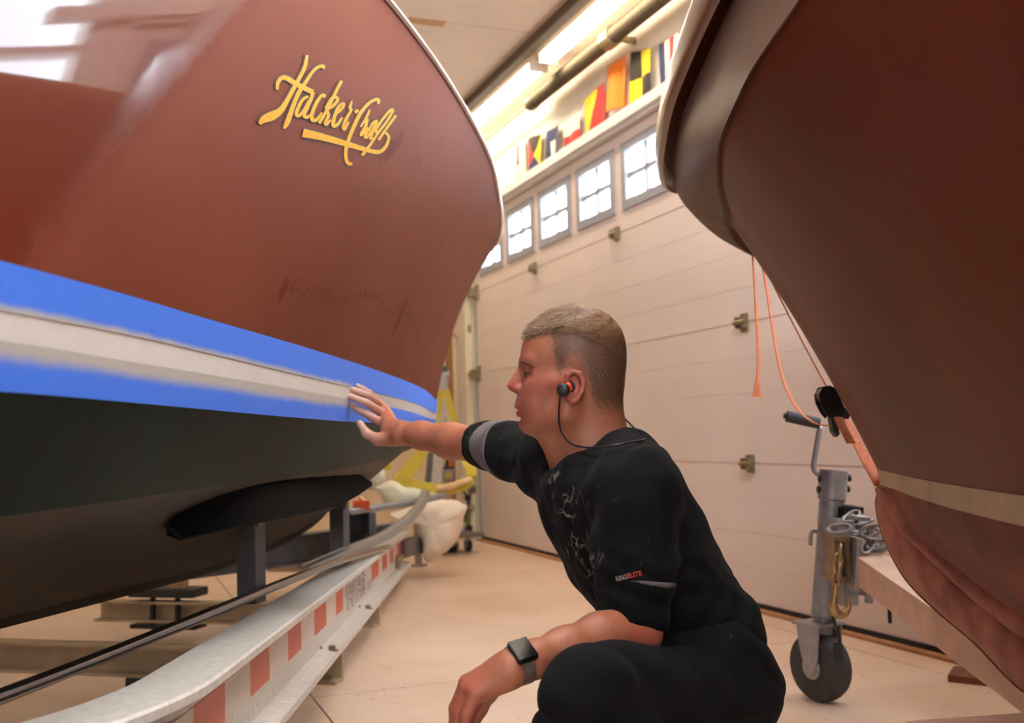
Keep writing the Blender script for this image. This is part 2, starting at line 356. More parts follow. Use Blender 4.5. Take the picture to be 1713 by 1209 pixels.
def fluorescent(c_al, off, z, length, label, M_t, along=True, group=None):
    t = thing('fluorescent_lamp', label, 'lamp', W(c_al, off, z), group)
    mb = MB()
    if along: rbox(mb, c_al-length/2, c_al+length/2, off-0.055, off+0.055, z-0.035, z)
    else: rbox(mb, c_al-0.055, c_al+0.055, off-length/2, off+length/2, z-0.035, z)
    obj('housing', mb, M_lampw, t)
    for s in (-0.032, 0.032):
        mb = MB(); h = length/2-0.05
        pts = [W(c_al-h, off+s, z-0.058), W(c_al+h, off+s, z-0.058)] if along else [W(c_al+s, off-h, z-0.058), W(c_al+s, off+h, z-0.058)]
        mb.tube(pts, 0.016, 12); obj('tube', mb, M_t, t)
    for s in (-1, 1):
        mb = MB(); q = s*(length/2-0.03)
        if along: rbox(mb, c_al+q-0.016, c_al+q+0.016, off-0.055, off+0.055, z-0.085, z-0.035, bev=0.004)
        else: rbox(mb, c_al-0.055, c_al+0.055, off+q-0.016, off+q+0.016, z-0.085, z-0.035, bev=0.004)
        obj('lamp_holder', mb, M_lampw, t)
    return t
fluorescent(0.98, -0.29, HC-0.003, 2.40, 'glowing fluorescent ceiling lamp above the far end of the flags', M_tube)
fluorescent(3.45, -0.29, HC-0.003, 2.40, 'glowing fluorescent ceiling lamp above the near end of the flags', M_tube)
fluorescent(6.30, -1.10, HC-0.003, 2.40, 'added unseen fill lamp above the dark boat', M_fill_aisle)  # fill lamp added out of view to light the left hull
fluorescent(6.35, -2.15, HC-0.003, 2.40, 'added unseen fill lamp above the aisle between the boats', M_fill_aisle)  # fill lamp added overhead, unseen, to brighten the aisle floor
fluorescent(9.0, -2.9, HC-0.003, 2.00, 'added unseen fill lamp at the back of the shop', M_fill)  # added fill behind the camera, never in view
fluorescent(4.2, -5.9, HC-0.003, 2.40, 'added unseen fill lamp along the left side of the shop', M_fill)  # added fill, hidden behind the left boat
fluorescent(2.3, -1.55, HC-0.003, 2.40, 'added unseen fill lamp above the bow of the runabout', M_fill_bow)  # added fill above the frame, for the bow, far floor and door
# ================================================================== signal flags over the door
def fabric(name, c): return mat(name, c, 0.85, var=0.12, scale=40)
FW, FR, FY, FB, FK, FO = (fabric('flag_white', rgb(240, 222, 204)), fabric('flag_red', rgb(196, 58, 52)), fabric('flag_yellow', rgb(236, 200, 30)),
                          fabric('flag_navy', rgb(52, 62, 92)), fabric('flag_black', rgb(52, 44, 34)), fabric('flag_orange', rgb(255, 138, 46)))
FM = [FW, FR, FY, FB, FK, FO]
def diag4(x, y):
    if y < x and y < 1-x: return 4
    if y > x and y > 1-x: return 3
    return 1 if x < 0.5 else 2
FLAGS = [
 ((859, 877), (243, 301), (232, 290), lambda x, y: 3 if 0.30 < x < 0.62 and 0.10 < y < 0.68 else 0, 'small white signal flag with a narrow navy bar, at the far end of the row'),
 ((883, 905), (232, 300), (224, 284), diag4, 'signal flag of red, black, yellow and navy triangles over the garage door'),
 ((914, 935), (222, 279), (209, 263), lambda x, y: 0 if 0.34 < x < 0.70 and y > 0.36 else 3, 'navy signal flag with a white upright panel over the garage door'),
 ((944, 970), (203, 256), (186, 240), lambda x, y: 1 if y > 0.52 else 0, 'signal flag white above and red below, over the garage door'),
 ((978, 1010), (166, 233), (140, 212), lambda x, y: 2 if x < 0.72-0.42*y else 1, 'signal flag split diagonally yellow and red over the garage door'),
 ((1016, 1046), (114, 189), (92, 172), lambda x, y: 5, 'plain orange signal flag with a fold, over the garage door'),
 ((1056, 1089), (88, 187), (81, 160), lambda x, y: 4 if (x < 0.5) == (y < 0.5) else 2, 'signal flag quartered in black and yellow over the garage door'),
 ((1103, 1146), (74, 156), (48, 128), lambda x, y: (3, 0, 1, 0, 3)[min(4, int(x*5))], 'signal flag with navy, white and red upright stripes beside the right boat'),
]
def on_door(u, v, off):
    P = W(0, off, 0); d = ray(u, v); c = Vector((0, 0, CAM_H)); t = (P-c).dot(RN)/d.dot(RN); return c+d*t
tops = []
for fi, ((x0, x1), (l0, l1), (r0, r1), pat, label) in enumerate(FLAGS):
    off = -0.035
    tl, bl, tr_, br = on_door(x0, l0, off), on_door(x0, l1, off), on_door(x1, r0, off), on_door(x1, r1, off)
    nx, ny = 30, 34; mb = MB(); G = []
    for j in range(ny+1):
        y = j/ny; row = []
        for i in range(nx+1):
            x = i/nx; p = tl.lerp(tr_, x).lerp(bl.lerp(br, x), y)
            amp = 0.010*(0.3+y)
            wv = math.sin(x*7.0+fi*1.7+y*1.5)*amp + math.sin(x*15+fi)*0.003*y
            if fi == 5: wv += 0.05*y*math.exp(-((x-0.62)/0.16)**2) ; p = p + RU*(0.03*y*math.exp(-((x-0.55)/0.2)**2))
            row.append(p + RN*min(wv, 0.028))
        G.append(row)
    for j in range(ny+1): mb.v += G[j]
    for j in range(ny):
        for i in range(nx):
            a = j*(nx+1)+i; mb.f.append([a, a+1, a+nx+2, a+nx+1]); mb.mi.append(pat((i+0.5)/nx, (j+0.5)/ny))
    f = obj('signal_flag', mb, FM, None, smooth=True, fix=False)
    sm = f.modifiers.new('cloth', 'SOLIDIFY'); sm.thickness = 0.0015
    tag(f, label, 'flag', 'signal flags over the door')
    tops += [tl, tr_]
mb = MB(); P = [on_door(852, 250, -0.035)]+tops+[on_door(1170, 28, -0.035)]
mb.tube([p+Vector((0, 0, 0.007)) for p in P], 0.0035, 6)
tag(obj('flag_line', mb, mat('cord_tan', rgb(206, 176, 140), 0.8)), 'thin tan cord from which the signal flags hang', 'cord')
# ================================================================== the two boats
class BoatFrame:
    def __init__(s, S, yaw, side):
        a = math.radians(yaw); s.S = Vector((S[0], S[1], 0)); s.a = Vector((math.sin(a), math.cos(a), 0)); s.n = Vector((s.a.y, -s.a.x, 0))*side
    def p(s, al, b, z): return s.S + s.a*al + s.n*b + Vector((0, 0, z))
    def inv(s, P): r = Vector((P.x, P.y, 0))-s.S; return r.dot(s.a), r.dot(s.n)
def pchip(xs, ys):
    x = np.array(xs, float); y = np.array(ys, float)
    if x[0] > x[-1]: x = x[::-1]; y = y[::-1]
    h = np.diff(x); d = np.diff(y)/h; m = np.zeros_like(x)
    for i in range(1, len(x)-1):
        m[i] = 0 if d[i-1]*d[i] <= 0 else (h[i-1]+h[i])*3/((2*h[i]+h[i-1])/d[i-1]+(h[i]+2*h[i-1])/d[i])
    m[0] = d[0]; m[-1] = d[-1]
    def f(q):
        q = min(max(q, x[0]), x[-1]); i = min(max(int(np.searchsorted(x, q))-1, 0), len(x)-2); t = (q-x[i])/h[i]
        return float((1+2*t)*(1-t)**2*y[i]+t*(1-t)**2*h[i]*m[i]+t*t*(3-2*t)*y[i+1]+t*t*(t-1)*h[i]*m[i+1])
    return f
class Row:                       # one fore-and-aft line of a hull: list of (al, half-width, height)
    def __init__(s, pts):
        s.st = pts[0][0]; s.end = pts[-1][0]; s.b = pchip([p[0] for p in pts], [p[1] for p in pts]); s.z = pchip([p[0] for p in pts], [p[2] for p in pts])
    def at(s, al): return Vector((al, max(s.b(al), 0.0), s.z(al)))
    def par(s, t): return s.at(s.st + (s.end-s.st)*t)
NT = 90
TT = [(i/NT)**1.7 for i in range(NT+1)]
def hull_strip(B, ra, rb, m, ctrl=None, out=0.0, t0=0.0, t1=1.0, mirror=False):
    """a strip of planking between two rows; ctrl(t) gives the bulge control point weights"""
    G = []; UV = []
    ts = [t for t in TT if t0 <= t <= t1]
    for t in ts:
        A, C2 = ra.par(t), rb.par(t); rowp = []
        for k in range(m+1):
            v = k/m
            if ctrl:
                cb, cz, ca = ctrl(t); Q = Vector((A.x+(C2.x-A.x)*ca, A.y+(C2.y-A.y)*cb, A.z+(C2.z-A.z)*cz))
                p = A*(1-v)**2 + Q*(2*v*(1-v)) + C2*v*v
            else: p = A.lerp(C2, v)
            rowp.append(B.p(p.x, (-1 if mirror else 1)*(p.y+out), p.z))
        G.append(rowp)
    return G
def strip_obj(name, G, m, parent, uv=True, smooth=True, more=()):
    mb = MB(); mb.grid(G)
    for g in more: mb.grid(g)
    o = obj(name, mb, m, parent, smooth=smooth, fix=True)
    n, mm = len(G), len(G[0]); me = o.data
    ul = me.uv_layers.new(name='UVMap')
    def uvof(i): i = i % (n*mm); return ((i//mm)/(n-1), (i % mm)/(mm-1))
    for lp in me.loops: ul.data[lp.index].uv = uvof(lp.vertex_index)
    return o

def grid_hit(G, u, v):
    d = np.array(ray(u, v)); c = np.array([0, 0, CAM_H]); best = None
    P = np.array([[list(q) for q in r] for r in G])
    for A, B, C2 in ((P[:-1, :-1], P[1:, :-1], P[1:, 1:]), (P[:-1, :-1], P[1:, 1:], P[:-1, 1:])):
        A, B, C2 = (q.reshape(-1, 3) for q in (A, B, C2)); e1, e2 = B-A, C2-A; h = np.cross(d, e2); a = (e1*h).sum(1); a = np.where(np.abs(a) < 1e-12, 1e-12, a)
        sv = c-A; uu = (sv*h).sum(1)/a; q = np.cross(sv, e1); vv = (q@d)/a; t = (e2*q).sum(1)/a
        ok = (uu >= 0) & (vv >= 0) & (uu+vv <= 1) & (t > 0.05)
        if ok.any(): tm = t[ok].min(); best = tm if best is None else min(best, tm)
    return None if best is None else c+d*best
# ---------------------------------------------------------------- left boat
BL = BoatFrame((-0.367, 4.92), 15.0, 1)
AFT = -6.2
L_rim = Row([(0.86, 0, 1.825), (0.83, 0.055, 1.825), (0.74, 0.11, 1.822), (0.55, 0.18, 1.817), (0.289, 0.265, 1.809), (-0.107, 0.376, 1.797), (-0.631, 0.508, 1.781), (-1.144, 0.627, 1.766), (-1.758, 0.732, 1.747), (-2.294, 0.803, 1.731), (-2.644, 0.834, 1.721), (-3.2, 0.858, 1.705), (-3.8, 0.862, 1.69), (-5, 0.88, 1.64), (AFT, 0.88, 1.60)])
def Lw(z, st, db): return Row([(st, 0, z), (st-0.02, 0.012, z), (st-0.25, 0.085+db, z), (-0.982, 0.300+db, z), (-1.653, 0.473+db, z), (-2.362, 0.637+db, z), (-2.924, 0.752+db, z), (-3.457, 0.846+db, z), (-3.85, 0.905+db, z), (-5, 1.02+db, z), (AFT, 1.06+db, z)])
def pixrow(B, row, poly, blend_aft=-3.95):      # heights such that the row passes through the photographed edge
    xs = [p[0] for p in poly]; ys = [p[1] for p in poly]; pts = []
    als = [row.st] + [row.st-0.02, row.st-0.25, -0.98, -1.65, -2.36, -2.92, -3.3, -3.6, -3.8]
    for al in als:
        P = B.p(al, row.b(al), 0.9); u = 856.0
        for _ in range(6):
            q = CAM_M.to_3x3().transposed() @ (P-Vector((0, 0, CAM_H))); u = CXP+F_PX*q.x/-q.z; v = float(np.interp(u, xs, ys))
            P.z += ( (CYP-F_PX*q.y/-q.z) - v)*(-q.z)/F_PX
        pts.append((al, row.b(al), P.z))
    zl = pts[-1][2]; pts += [(-5, row.b(-5), zl), (AFT, row.b(AFT), zl)]
    return Row(pts)
L_tt = pixrow(BL, Lw(0.975, 0.005, 0), [(0, 435), (100, 465), (200, 490), (296, 517), (400, 550), (491, 575), (600, 609), (673, 635), (709, 651), (726, 667)])
L_st = pixrow(BL, Lw(0.94, 0.0, -0.006), [(0, 519), (190, 555), (331, 588), (400, 601), (491, 625), (580, 646), (637, 659), (697, 674), (726, 691)])
L_sb = pixrow(BL, Lw(0.90, -0.01, -0.012), [(0, 570), (145, 593), (354, 628), (400, 635), (500, 653), (578, 667), (637, 678), (688, 688), (725, 702)])
L_tb = pixrow(BL, Lw(0.855, -0.02, -0.02), [(0, 655), (207, 672), (400, 690), (500, 699), (575, 705), (650, 708), (724, 709)])
L_ch = Row([(-0.04, 0, 0.838), (-0.06, 0.008, 0.835), (-0.3, 0.055, 0.812), (-0.7, 0.15, 0.775), (-1.33, 0.33, 0.742), (-2.144, 0.555, 0.735), (-2.6, 0.645, 0.73), (-3.154, 0.735, 0.73), (-3.6, 0.80, 0.728), (-4.3, 0.87, 0.725), (AFT, 0.95, 0.72)])
L_kl = Row([(-0.05, 0, 0.83), (-0.12, 0.01, 0.80), (-0.3, 0.012, 0.775), (-0.6, 0.012, 0.735), (-0.85, 0.012, 0.685), (-1.1, 0.012, 0.605), (-1.343, 0.014, 0.518), (-1.678, 0.015, 0.469), (-2.11, 0.016, 0.447), (-3, 0.016, 0.443), (AFT, 0.016, 0.44)])
# stem: the hull side closes on the centre line between the waterline and the deck
def hull_wood(name, c0, c1, rough, coat, crough, stains=(), gloss=False):
    m = bpy.data.materials.new(name); m.use_nodes = True; nt = m.node_tree; N = nt.nodes; Lk = nt.links; p = N['Principled BSDF']
    tc = N.new('ShaderNodeTexCoord')
    n1 = N.new('ShaderNodeTexNoise'); n1.inputs['Scale'].default_value = 2.2; n1.inputs['Detail'].default_value = 6; Lk.new(tc.outputs['Object'], n1.inputs['Vector'])
    n2 = N.new('ShaderNodeTexNoise'); n2.inputs['Scale'].default_value = 380; Lk.new(tc.outputs['Object'], n2.inputs['Vector'])
    r = N.new('ShaderNodeValToRGB'); r.color_ramp.elements[0].position = 0.3; r.color_ramp.elements[0].color = c0; r.color_ramp.elements[1].position = 0.7; r.color_ramp.elements[1].color = c1
    ad = N.new('ShaderNodeMath'); ad.operation = 'MULTIPLY_ADD'; ad.inputs[1].default_value = 0.18; Lk.new(n2.outputs['Fac'], ad.inputs[0]); Lk.new(n1.outputs['Fac'], ad.inputs[2])
    sb = N.new('ShaderNodeMath'); sb.operation = 'SUBTRACT'; sb.inputs[1].default_value = 0.09; Lk.new(ad.outputs[0], sb.inputs[0]); Lk.new(sb.outputs[0], r.inputs[0])
    col = r.outputs[0]
    # wet stains and drips: soft ellipses (centre, direction, half sizes) with ragged edges
    nz = N.new('ShaderNodeTexNoise'); nz.inputs['Scale'].default_value = 26; nz.inputs['Detail'].default_value = 5; Lk.new(tc.outputs['Object'], nz.inputs['Vector'])
    acc = None
    dn = N.new('ShaderNodeTexNoise'); dn.inputs['Scale'].default_value = 34; dn.inputs['Detail'].default_value = 3; Lk.new(tc.outputs['Object'], dn.inputs['Vector'])
    dm = N.new('ShaderNodeVectorMath'); dm.operation = 'MULTIPLY_ADD'; dm.inputs[1].default_value = (0.07, 0.07, 0.07); Lk.new(dn.outputs['Color'], dm.inputs[0]); Lk.new(tc.outputs['Object'], dm.inputs[2])
    ds = N.new('ShaderNodeVectorMath'); ds.operation = 'SUBTRACT'; ds.inputs[1].default_value = (0.035, 0.035, 0.035); Lk.new(dm.outputs[0], ds.inputs[0])
    for (P, ex, ey, hx, hy, wgt) in stains:
        sub = N.new('ShaderNodeVectorMath'); sub.operation = 'SUBTRACT'; sub.inputs[1].default_value = P; Lk.new(ds.outputs[0] if hy < 0.005 else tc.outputs['Object'], sub.inputs[0])
        dx = N.new('ShaderNodeVectorMath'); dx.operation = 'DOT_PRODUCT'; dx.inputs[1].default_value = Vector(ex)/hx; Lk.new(sub.outputs[0], dx.inputs[0])
        dy = N.new('ShaderNodeVectorMath'); dy.operation = 'DOT_PRODUCT'; dy.inputs[1].default_value = Vector(ey)/hy; Lk.new(sub.outputs[0], dy.inputs[0])
        q1 = N.new('ShaderNodeMath'); q1.operation = 'POWER'; q1.inputs[1].default_value = 2; Lk.new(dx.outputs['Value'], q1.inputs[0])
        q2 = N.new('ShaderNodeMath'); q2.operation = 'MULTIPLY_ADD'; Lk.new(dy.outputs['Value'], q2.inputs[0]); Lk.new(dy.outputs['Value'], q2.inputs[1]); Lk.new(q1.outputs[0], q2.inputs[2])
        q3 = N.new('ShaderNodeMath'); q3.operation = 'MULTIPLY_ADD'; q3.inputs[1].default_value = 2.4; Lk.new(nz.outputs['Fac'], q3.inputs[0]); Lk.new(q2.outputs[0], q3.inputs[2])
        mr = N.new('ShaderNodeMapRange'); mr.inputs['From Min'].default_value = 2.5; mr.inputs['From Max'].default_value = 1.7; mr.inputs['To Min'].default_value = 0; mr.inputs['To Max'].default_value = wgt
        Lk.new(q3.outputs[0], mr.inputs['Value'])
        if acc is None: acc = mr.outputs[0]
        else:
            mxm = N.new('ShaderNodeMath'); mxm.operation = 'MAXIMUM'; Lk.new(acc, mxm.inputs[0]); Lk.new(mr.outputs[0], mxm.inputs[1]); acc = mxm.outputs[0]
    if acc is not None:
        mx = N.new('ShaderNodeMix'); mx.data_type = 'RGBA'; Lk.new(acc, mx.inputs['Factor']); Lk.new(col, mx.inputs['A']); mx.inputs['B'].default_value = rgb(84, 24, 9); col = mx.outputs['Result']
    Lk.new(col, p.inputs['Base Color']); p.inputs['Roughness'].default_value = rough
    p.inputs['Coat Weight'].default_value = coat; p.inputs['Coat Roughness'].default_value = crough; p.inputs['Coat IOR'].default_value = 1.5
    p.inputs['Specular IOR Level'].default_value = 0.06
    if gloss:      # unsanded varnish aft of a ragged line; its colour also paints a sheen difference
        A, C2 = L_point(104, 345), L_point(395, 6); A, C2 = A[1], C2[1]
        nv = (C2-A).cross(BL.n).normalized()
        if nv.dot(BL.a) > 0: nv = -nv
        vs = N.new('ShaderNodeVectorMath'); vs.operation = 'SUBTRACT'; vs.inputs[1].default_value = A; Lk.new(tc.outputs['Object'], vs.inputs[0])
        vd = N.new('ShaderNodeVectorMath'); vd.operation = 'DOT_PRODUCT'; vd.inputs[1].default_value = nv; Lk.new(vs.outputs[0], vd.inputs[0])
        wv = N.new('ShaderNodeMath'); wv.operation = 'MULTIPLY_ADD'; wv.inputs[1].default_value = 0.03; Lk.new(nz.outputs['Fac'], wv.inputs[0]); Lk.new(vd.outputs['Value'], wv.inputs[2])
        mr = N.new('ShaderNodeMapRange'); mr.inputs['From Min'].default_value = 0.0; mr.inputs['From Max'].default_value = 0.05; mr.inputs['To Min'].default_value = coat; mr.inputs['To Max'].default_value = 1.0; Lk.new(wv.outputs[0], mr.inputs['Value']); Lk.new(mr.outputs[0], p.inputs['Coat Weight'])
        mr2 = N.new('ShaderNodeMapRange'); mr2.inputs['From Min'].default_value = 0.0; mr2.inputs['From Max'].default_value = 0.05; mr2.inputs['To Min'].default_value = crough; mr2.inputs['To Max'].default_value = 0.03; Lk.new(wv.outputs[0], mr2.inputs['Value']); Lk.new(mr2.outputs[0], p.inputs['Coat Roughness'])
        gm = N.new('ShaderNodeMapRange'); gm.inputs['From Min'].default_value = -0.02; gm.inputs['From Max'].default_value = 0.03; Lk.new(wv.outputs[0], gm.inputs['Value'])
        gx = N.new('ShaderNodeMix'); gx.data_type = 'RGBA'; Lk.new(gm.outputs[0], gx.inputs['Factor']); Lk.new(col, gx.inputs['A']); gx.inputs['B'].default_value = rgb(96, 36, 16); Lk.new(gx.outputs['Result'], p.inputs['Base Color'])  # darker colour aft stands in for the lighting sheen that pales the bow
    return m
def L_ctrl(t):     # flare: hollow at the bow, fuller aft
    f = min(1.0, t/0.45)
    return (0.10+0.45*f, 0.55, 0.28+0.22*f)
topG = hull_strip(BL, L_tt, L_rim, 30, L_ctrl)
def L_point(u, v):      # the point of the left topside seen at a pixel
    best = None; c = Vector((0, 0, CAM_H)); d = ray(u, v)
    for i in range(len(topG)-1):
        for j in range(len(topG[0])-1):
            a, b, c2, e = topG[i][j], topG[i+1][j], topG[i+1][j+1], topG[i][j+1]
            for tri in ((a, b, c2), (a, c2, e)):
                n = (tri[1]-tri[0]).cross(tri[2]-tri[0]); den = n.dot(d)
                if abs(den) < 1e-12: continue
                s = n.dot(tri[0]-c)/den; P = c+d*s
                ok = all((tri[(k+1) % 3]-tri[k]).cross(P-tri[k]).dot(n) >= -1e-9 for k in range(3))
                if ok and s > 0 and (best is None or s < best[0]): best = (s, P, n.normalized())
    return best
stl = []
for (u0, v0, u1, v1, wpx, wg) in ((482, 470, 464, 505, 11, 0.95), (682, 498, 658, 556, 12, 1.0), (711, 574, 706, 594, 5, 1.0), (672, 228, 636, 268, 15, 0.85), (702, 262, 700, 286, 8, 0.5)):
    A = L_point(u0, v0); C2 = L_point(u1, v1)
    if A and C2:
        ex = (C2[1]-A[1]); h = ex.length/2; ex.normalize(); nn = A[2]; ey = ex.cross(nn).normalized(); dist = A[0]
        stl.append((tuple((A[1]+C2[1])/2), ex, ey, h*1.15, max(0.006, wpx*A[1].y/F_PX*1.15), wg))
drip = [(482, 478), (520, 488), (560, 497), (590, 500), (612, 494), (632, 496), (645, 512), (655, 528), (672, 508), (684, 525), (694, 550), (706, 580)]
for i in range(len(drip)-1):
    A = L_point(*drip[i]); C2 = L_point(*drip[i+1])
    if A and C2:
        ex = (C2[1]-A[1]); h = ex.length/2; ex.normalize(); ey = ex.cross(A[2]).normalized()
        stl.append((tuple((A[1]+C2[1])/2), ex, ey, h*1.4, 0.0048, 0.6))
M_hullL = hull_wood('varnished_mahogany', rgb(102, 48, 31), rgb(114, 57, 39), 0.5, 0.02, 0.35, stl, True)
M_hullR = hull_wood('stained_mahogany', rgb(88, 42, 27), rgb(104, 52, 34), 0.48, 0.08, 0.28)
BOATL = thing('wooden_runabout', 'varnished mahogany runabout with blue taped boot stripe and gold lettering, on the left trailer', 'boat', BL.p(-2.5, 0, 0.44))
so = strip_obj('hull_side', topG, M_hullL, BOATL, more=[hull_strip(BL, L_tt, L_rim, 30, L_ctrl, mirror=True)])
# the blue masking tape with sanding dust feathering in from the stripe
def tape_mat(name, top):
    m = bpy.data.materials.new(name); m.use_nodes = True; nt = m.node_tree; N = nt.nodes; Lk = nt.links; p = N['Principled BSDF']
    uv = N.new('ShaderNodeTexCoord'); sx = N.new('ShaderNodeSeparateXYZ'); Lk.new(uv.outputs['UV'], sx.inputs[0])
    nz = N.new('ShaderNodeTexNoise'); nz.inputs['Scale'].default_value = 34; nz.inputs['Detail'].default_value = 6; Lk.new(uv.outputs['Object'], nz.inputs['Vector'])
    nl = N.new('ShaderNodeTexNoise'); nl.inputs['Scale'].default_value = 6; Lk.new(uv.outputs['Object'], nl.inputs['Vector'])
    ad = N.new('ShaderNodeMath'); ad.operation = 'MULTIPLY_ADD'; ad.inputs[1].default_value = 0.10; Lk.new(nz.outputs['Fac'], ad.inputs[0]); Lk.new(sx.outputs['Y'], ad.inputs[2])
    ad2 = N.new('ShaderNodeMath'); ad2.operation = 'MULTIPLY_ADD'; ad2.inputs[1].default_value = 0.16; Lk.new(nl.outputs['Fac'], ad2.inputs[0]); Lk.new(ad.outputs[0], ad2.inputs[2])
    mr = N.new('ShaderNodeMapRange'); mr.interpolation_type = 'SMOOTHSTEP'
    if top: mr.inputs['From Min'].default_value = 0.34; mr.inputs['From Max'].default_value = 0.10
    else: mr.inputs['From Min'].default_value = 0.60; mr.inputs['From Max'].default_value = 0.98
    Lk.new(ad2.outputs[0], mr.inputs['Value'])
    # the dust only lies on the aft part that has been sanded
    fx = N.new('ShaderNodeMapRange'); fx.inputs['From Min'].default_value = 0.565 ; fx.inputs['From Max'].default_value = 0.585; Lk.new(sx.outputs['X'], fx.inputs['Value'])
    mu = N.new('ShaderNodeMath'); mu.operation = 'MULTIPLY'; Lk.new(mr.outputs[0], mu.inputs[0]); Lk.new(fx.outputs[0], mu.inputs[1])
    nb = N.new('ShaderNodeTexNoise'); nb.inputs['Scale'].default_value = 260; Lk.new(uv.outputs['Object'], nb.inputs['Vector'])
    cr = N.new('ShaderNodeValToRGB'); cr.color_ramp.elements[0].color = rgb(56, 116, 244); cr.color_ramp.elements[1].color = rgb(80, 140, 255); Lk.new(nb.outputs['Fac'], cr.inputs[0])
    mx = N.new('ShaderNodeMix'); mx.data_type = 'RGBA'; Lk.new(mu.outputs[0], mx.inputs['Factor']); Lk.new(cr.outputs[0], mx.inputs['A']); mx.inputs['B'].default_value = rgb(196, 190, 184)
    Lk.new(mx.outputs['Result'], p.inputs['Base Color']); p.inputs['Roughness'].default_value = 0.6
    return m
M_stripeW = mat('white_primer', rgb(242, 236, 230), 0.75, var=0.03, scale=30)
def _stripe():      # fresh primer aft, older greyer paint forward of the worker's hand
    N = M_stripeW.node_tree.nodes; Lk = M_stripeW.node_tree.links; p = N['Principled BSDF']; src = p.inputs['Base Color'].links[0].from_socket
    uv = N.new('ShaderNodeTexCoord'); sx = N.new('ShaderNodeSeparateXYZ'); Lk.new(uv.outputs['UV'], sx.inputs[0])
    mr = N.new('ShaderNodeMapRange'); mr.inputs['From Min'].default_value = 0.572; mr.inputs['From Max'].default_value = 0.578; Lk.new(sx.outputs['X'], mr.inputs['Value'])
    mx = N.new('ShaderNodeMix'); mx.data_type = 'RGBA'; Lk.new(mr.outputs[0], mx.inputs['Factor']); mx.inputs['A'].default_value = rgb(200, 192, 190); Lk.new(src, mx.inputs['B']); Lk.new(mx.outputs['Result'], p.inputs['Base Color'])
_stripe()
M_green = mat('green_bottom_paint', rgb(6, 34, 32), 0.45, var=0.35, scale=5, stretch=(1, 1, 0.25), dark=rgb(10, 24, 22), spec=0.10)
M_bott = mat('bronze_bottom_paint', rgb(52, 43, 33), 0.6, var=0.3, scale=6, spec=0.2)
tu = strip_obj('masking_tape', hull_strip(BL, L_st, L_tt, 6, out=0.0012), tape_mat('blue_tape_upper', True), BOATL); plab(tu, 'upper band of blue masking tape')
stp = strip_obj('boot_stripe', hull_strip(BL, L_sb, L_st, 4, out=0.0), M_stripeW, BOATL); plab(stp, 'white primed boot stripe')
td = strip_obj('masking_tape', hull_strip(BL, L_tb, L_sb, 6, out=0.0012), tape_mat('blue_tape_lower', False), BOATL); plab(td, 'lower band of blue masking tape')
gs = strip_obj('lower_side', hull_strip(BL, L_ch, L_tb, 8), M_green, BOATL, more=[hull_strip(BL, L_ch, L_tt, 8, mirror=True)]); plab(gs, 'dark green paint below the boot stripe')
L_botG = hull_strip(BL, L_kl, L_ch, 10, lambda t: (0.5, 0.38, 0.5))
bt = strip_obj('bottom', L_botG, M_bott, BOATL, more=[hull_strip(BL, L_kl, L_ch, 10, lambda t: (0.5, 0.38, 0.5), mirror=True)]); plab(bt, 'brownish bottom planking')
G = [[BL.p(q.x, -0.017, q.z-0.0), BL.p(q.x, -0.014, q.z-0.018), BL.p(q.x, 0.014, q.z-0.018), BL.p(q.x, 0.017, q.z)] for q in [L_kl.par(t) for t in TT]]
strip_obj('keel', G, M_bott, BOATL)
# stem piece closing the two sides
G = []
for j in range(31):
    pass
deck = MB(); D = []
for t in TT:
    q = L_rim.par(t); D.append([BL.p(q.x, q.y*s, q.z+0.05*(1-s*s)) for s in (-1, -0.6, -0.2, 0.2, 0.6, 1)])
deck.grid(D); obj('deck', deck, M_hullL, BOATL, smooth=True)
M_chrome = mat('polished_chrome', rgb(210, 210, 214), 0.12, metal=1.0, var=0.03)
for s in (1, -1):
    mb = MB(); mb.tube([BL.p(L_rim.par(t).x, s*(L_rim.par(t).y+0.002), L_rim.par(t).z+0.004) for t in TT], 0.0085, 8); obj('rub_rail', mb, M_chrome, BOATL, smooth=True)
tp = MB(); q = [BL.p(AFT, y, z) for y, z in ((-1.0, 1.6), (1.0, 1.6), (1.06, 0.95), (0.95, 0.72), (0, 0.44), (-0.95, 0.72), (-1.06, 0.95))]
tp.prism(q, BL.a*-0.02); obj('transom', tp, M_hullL, BOATL)
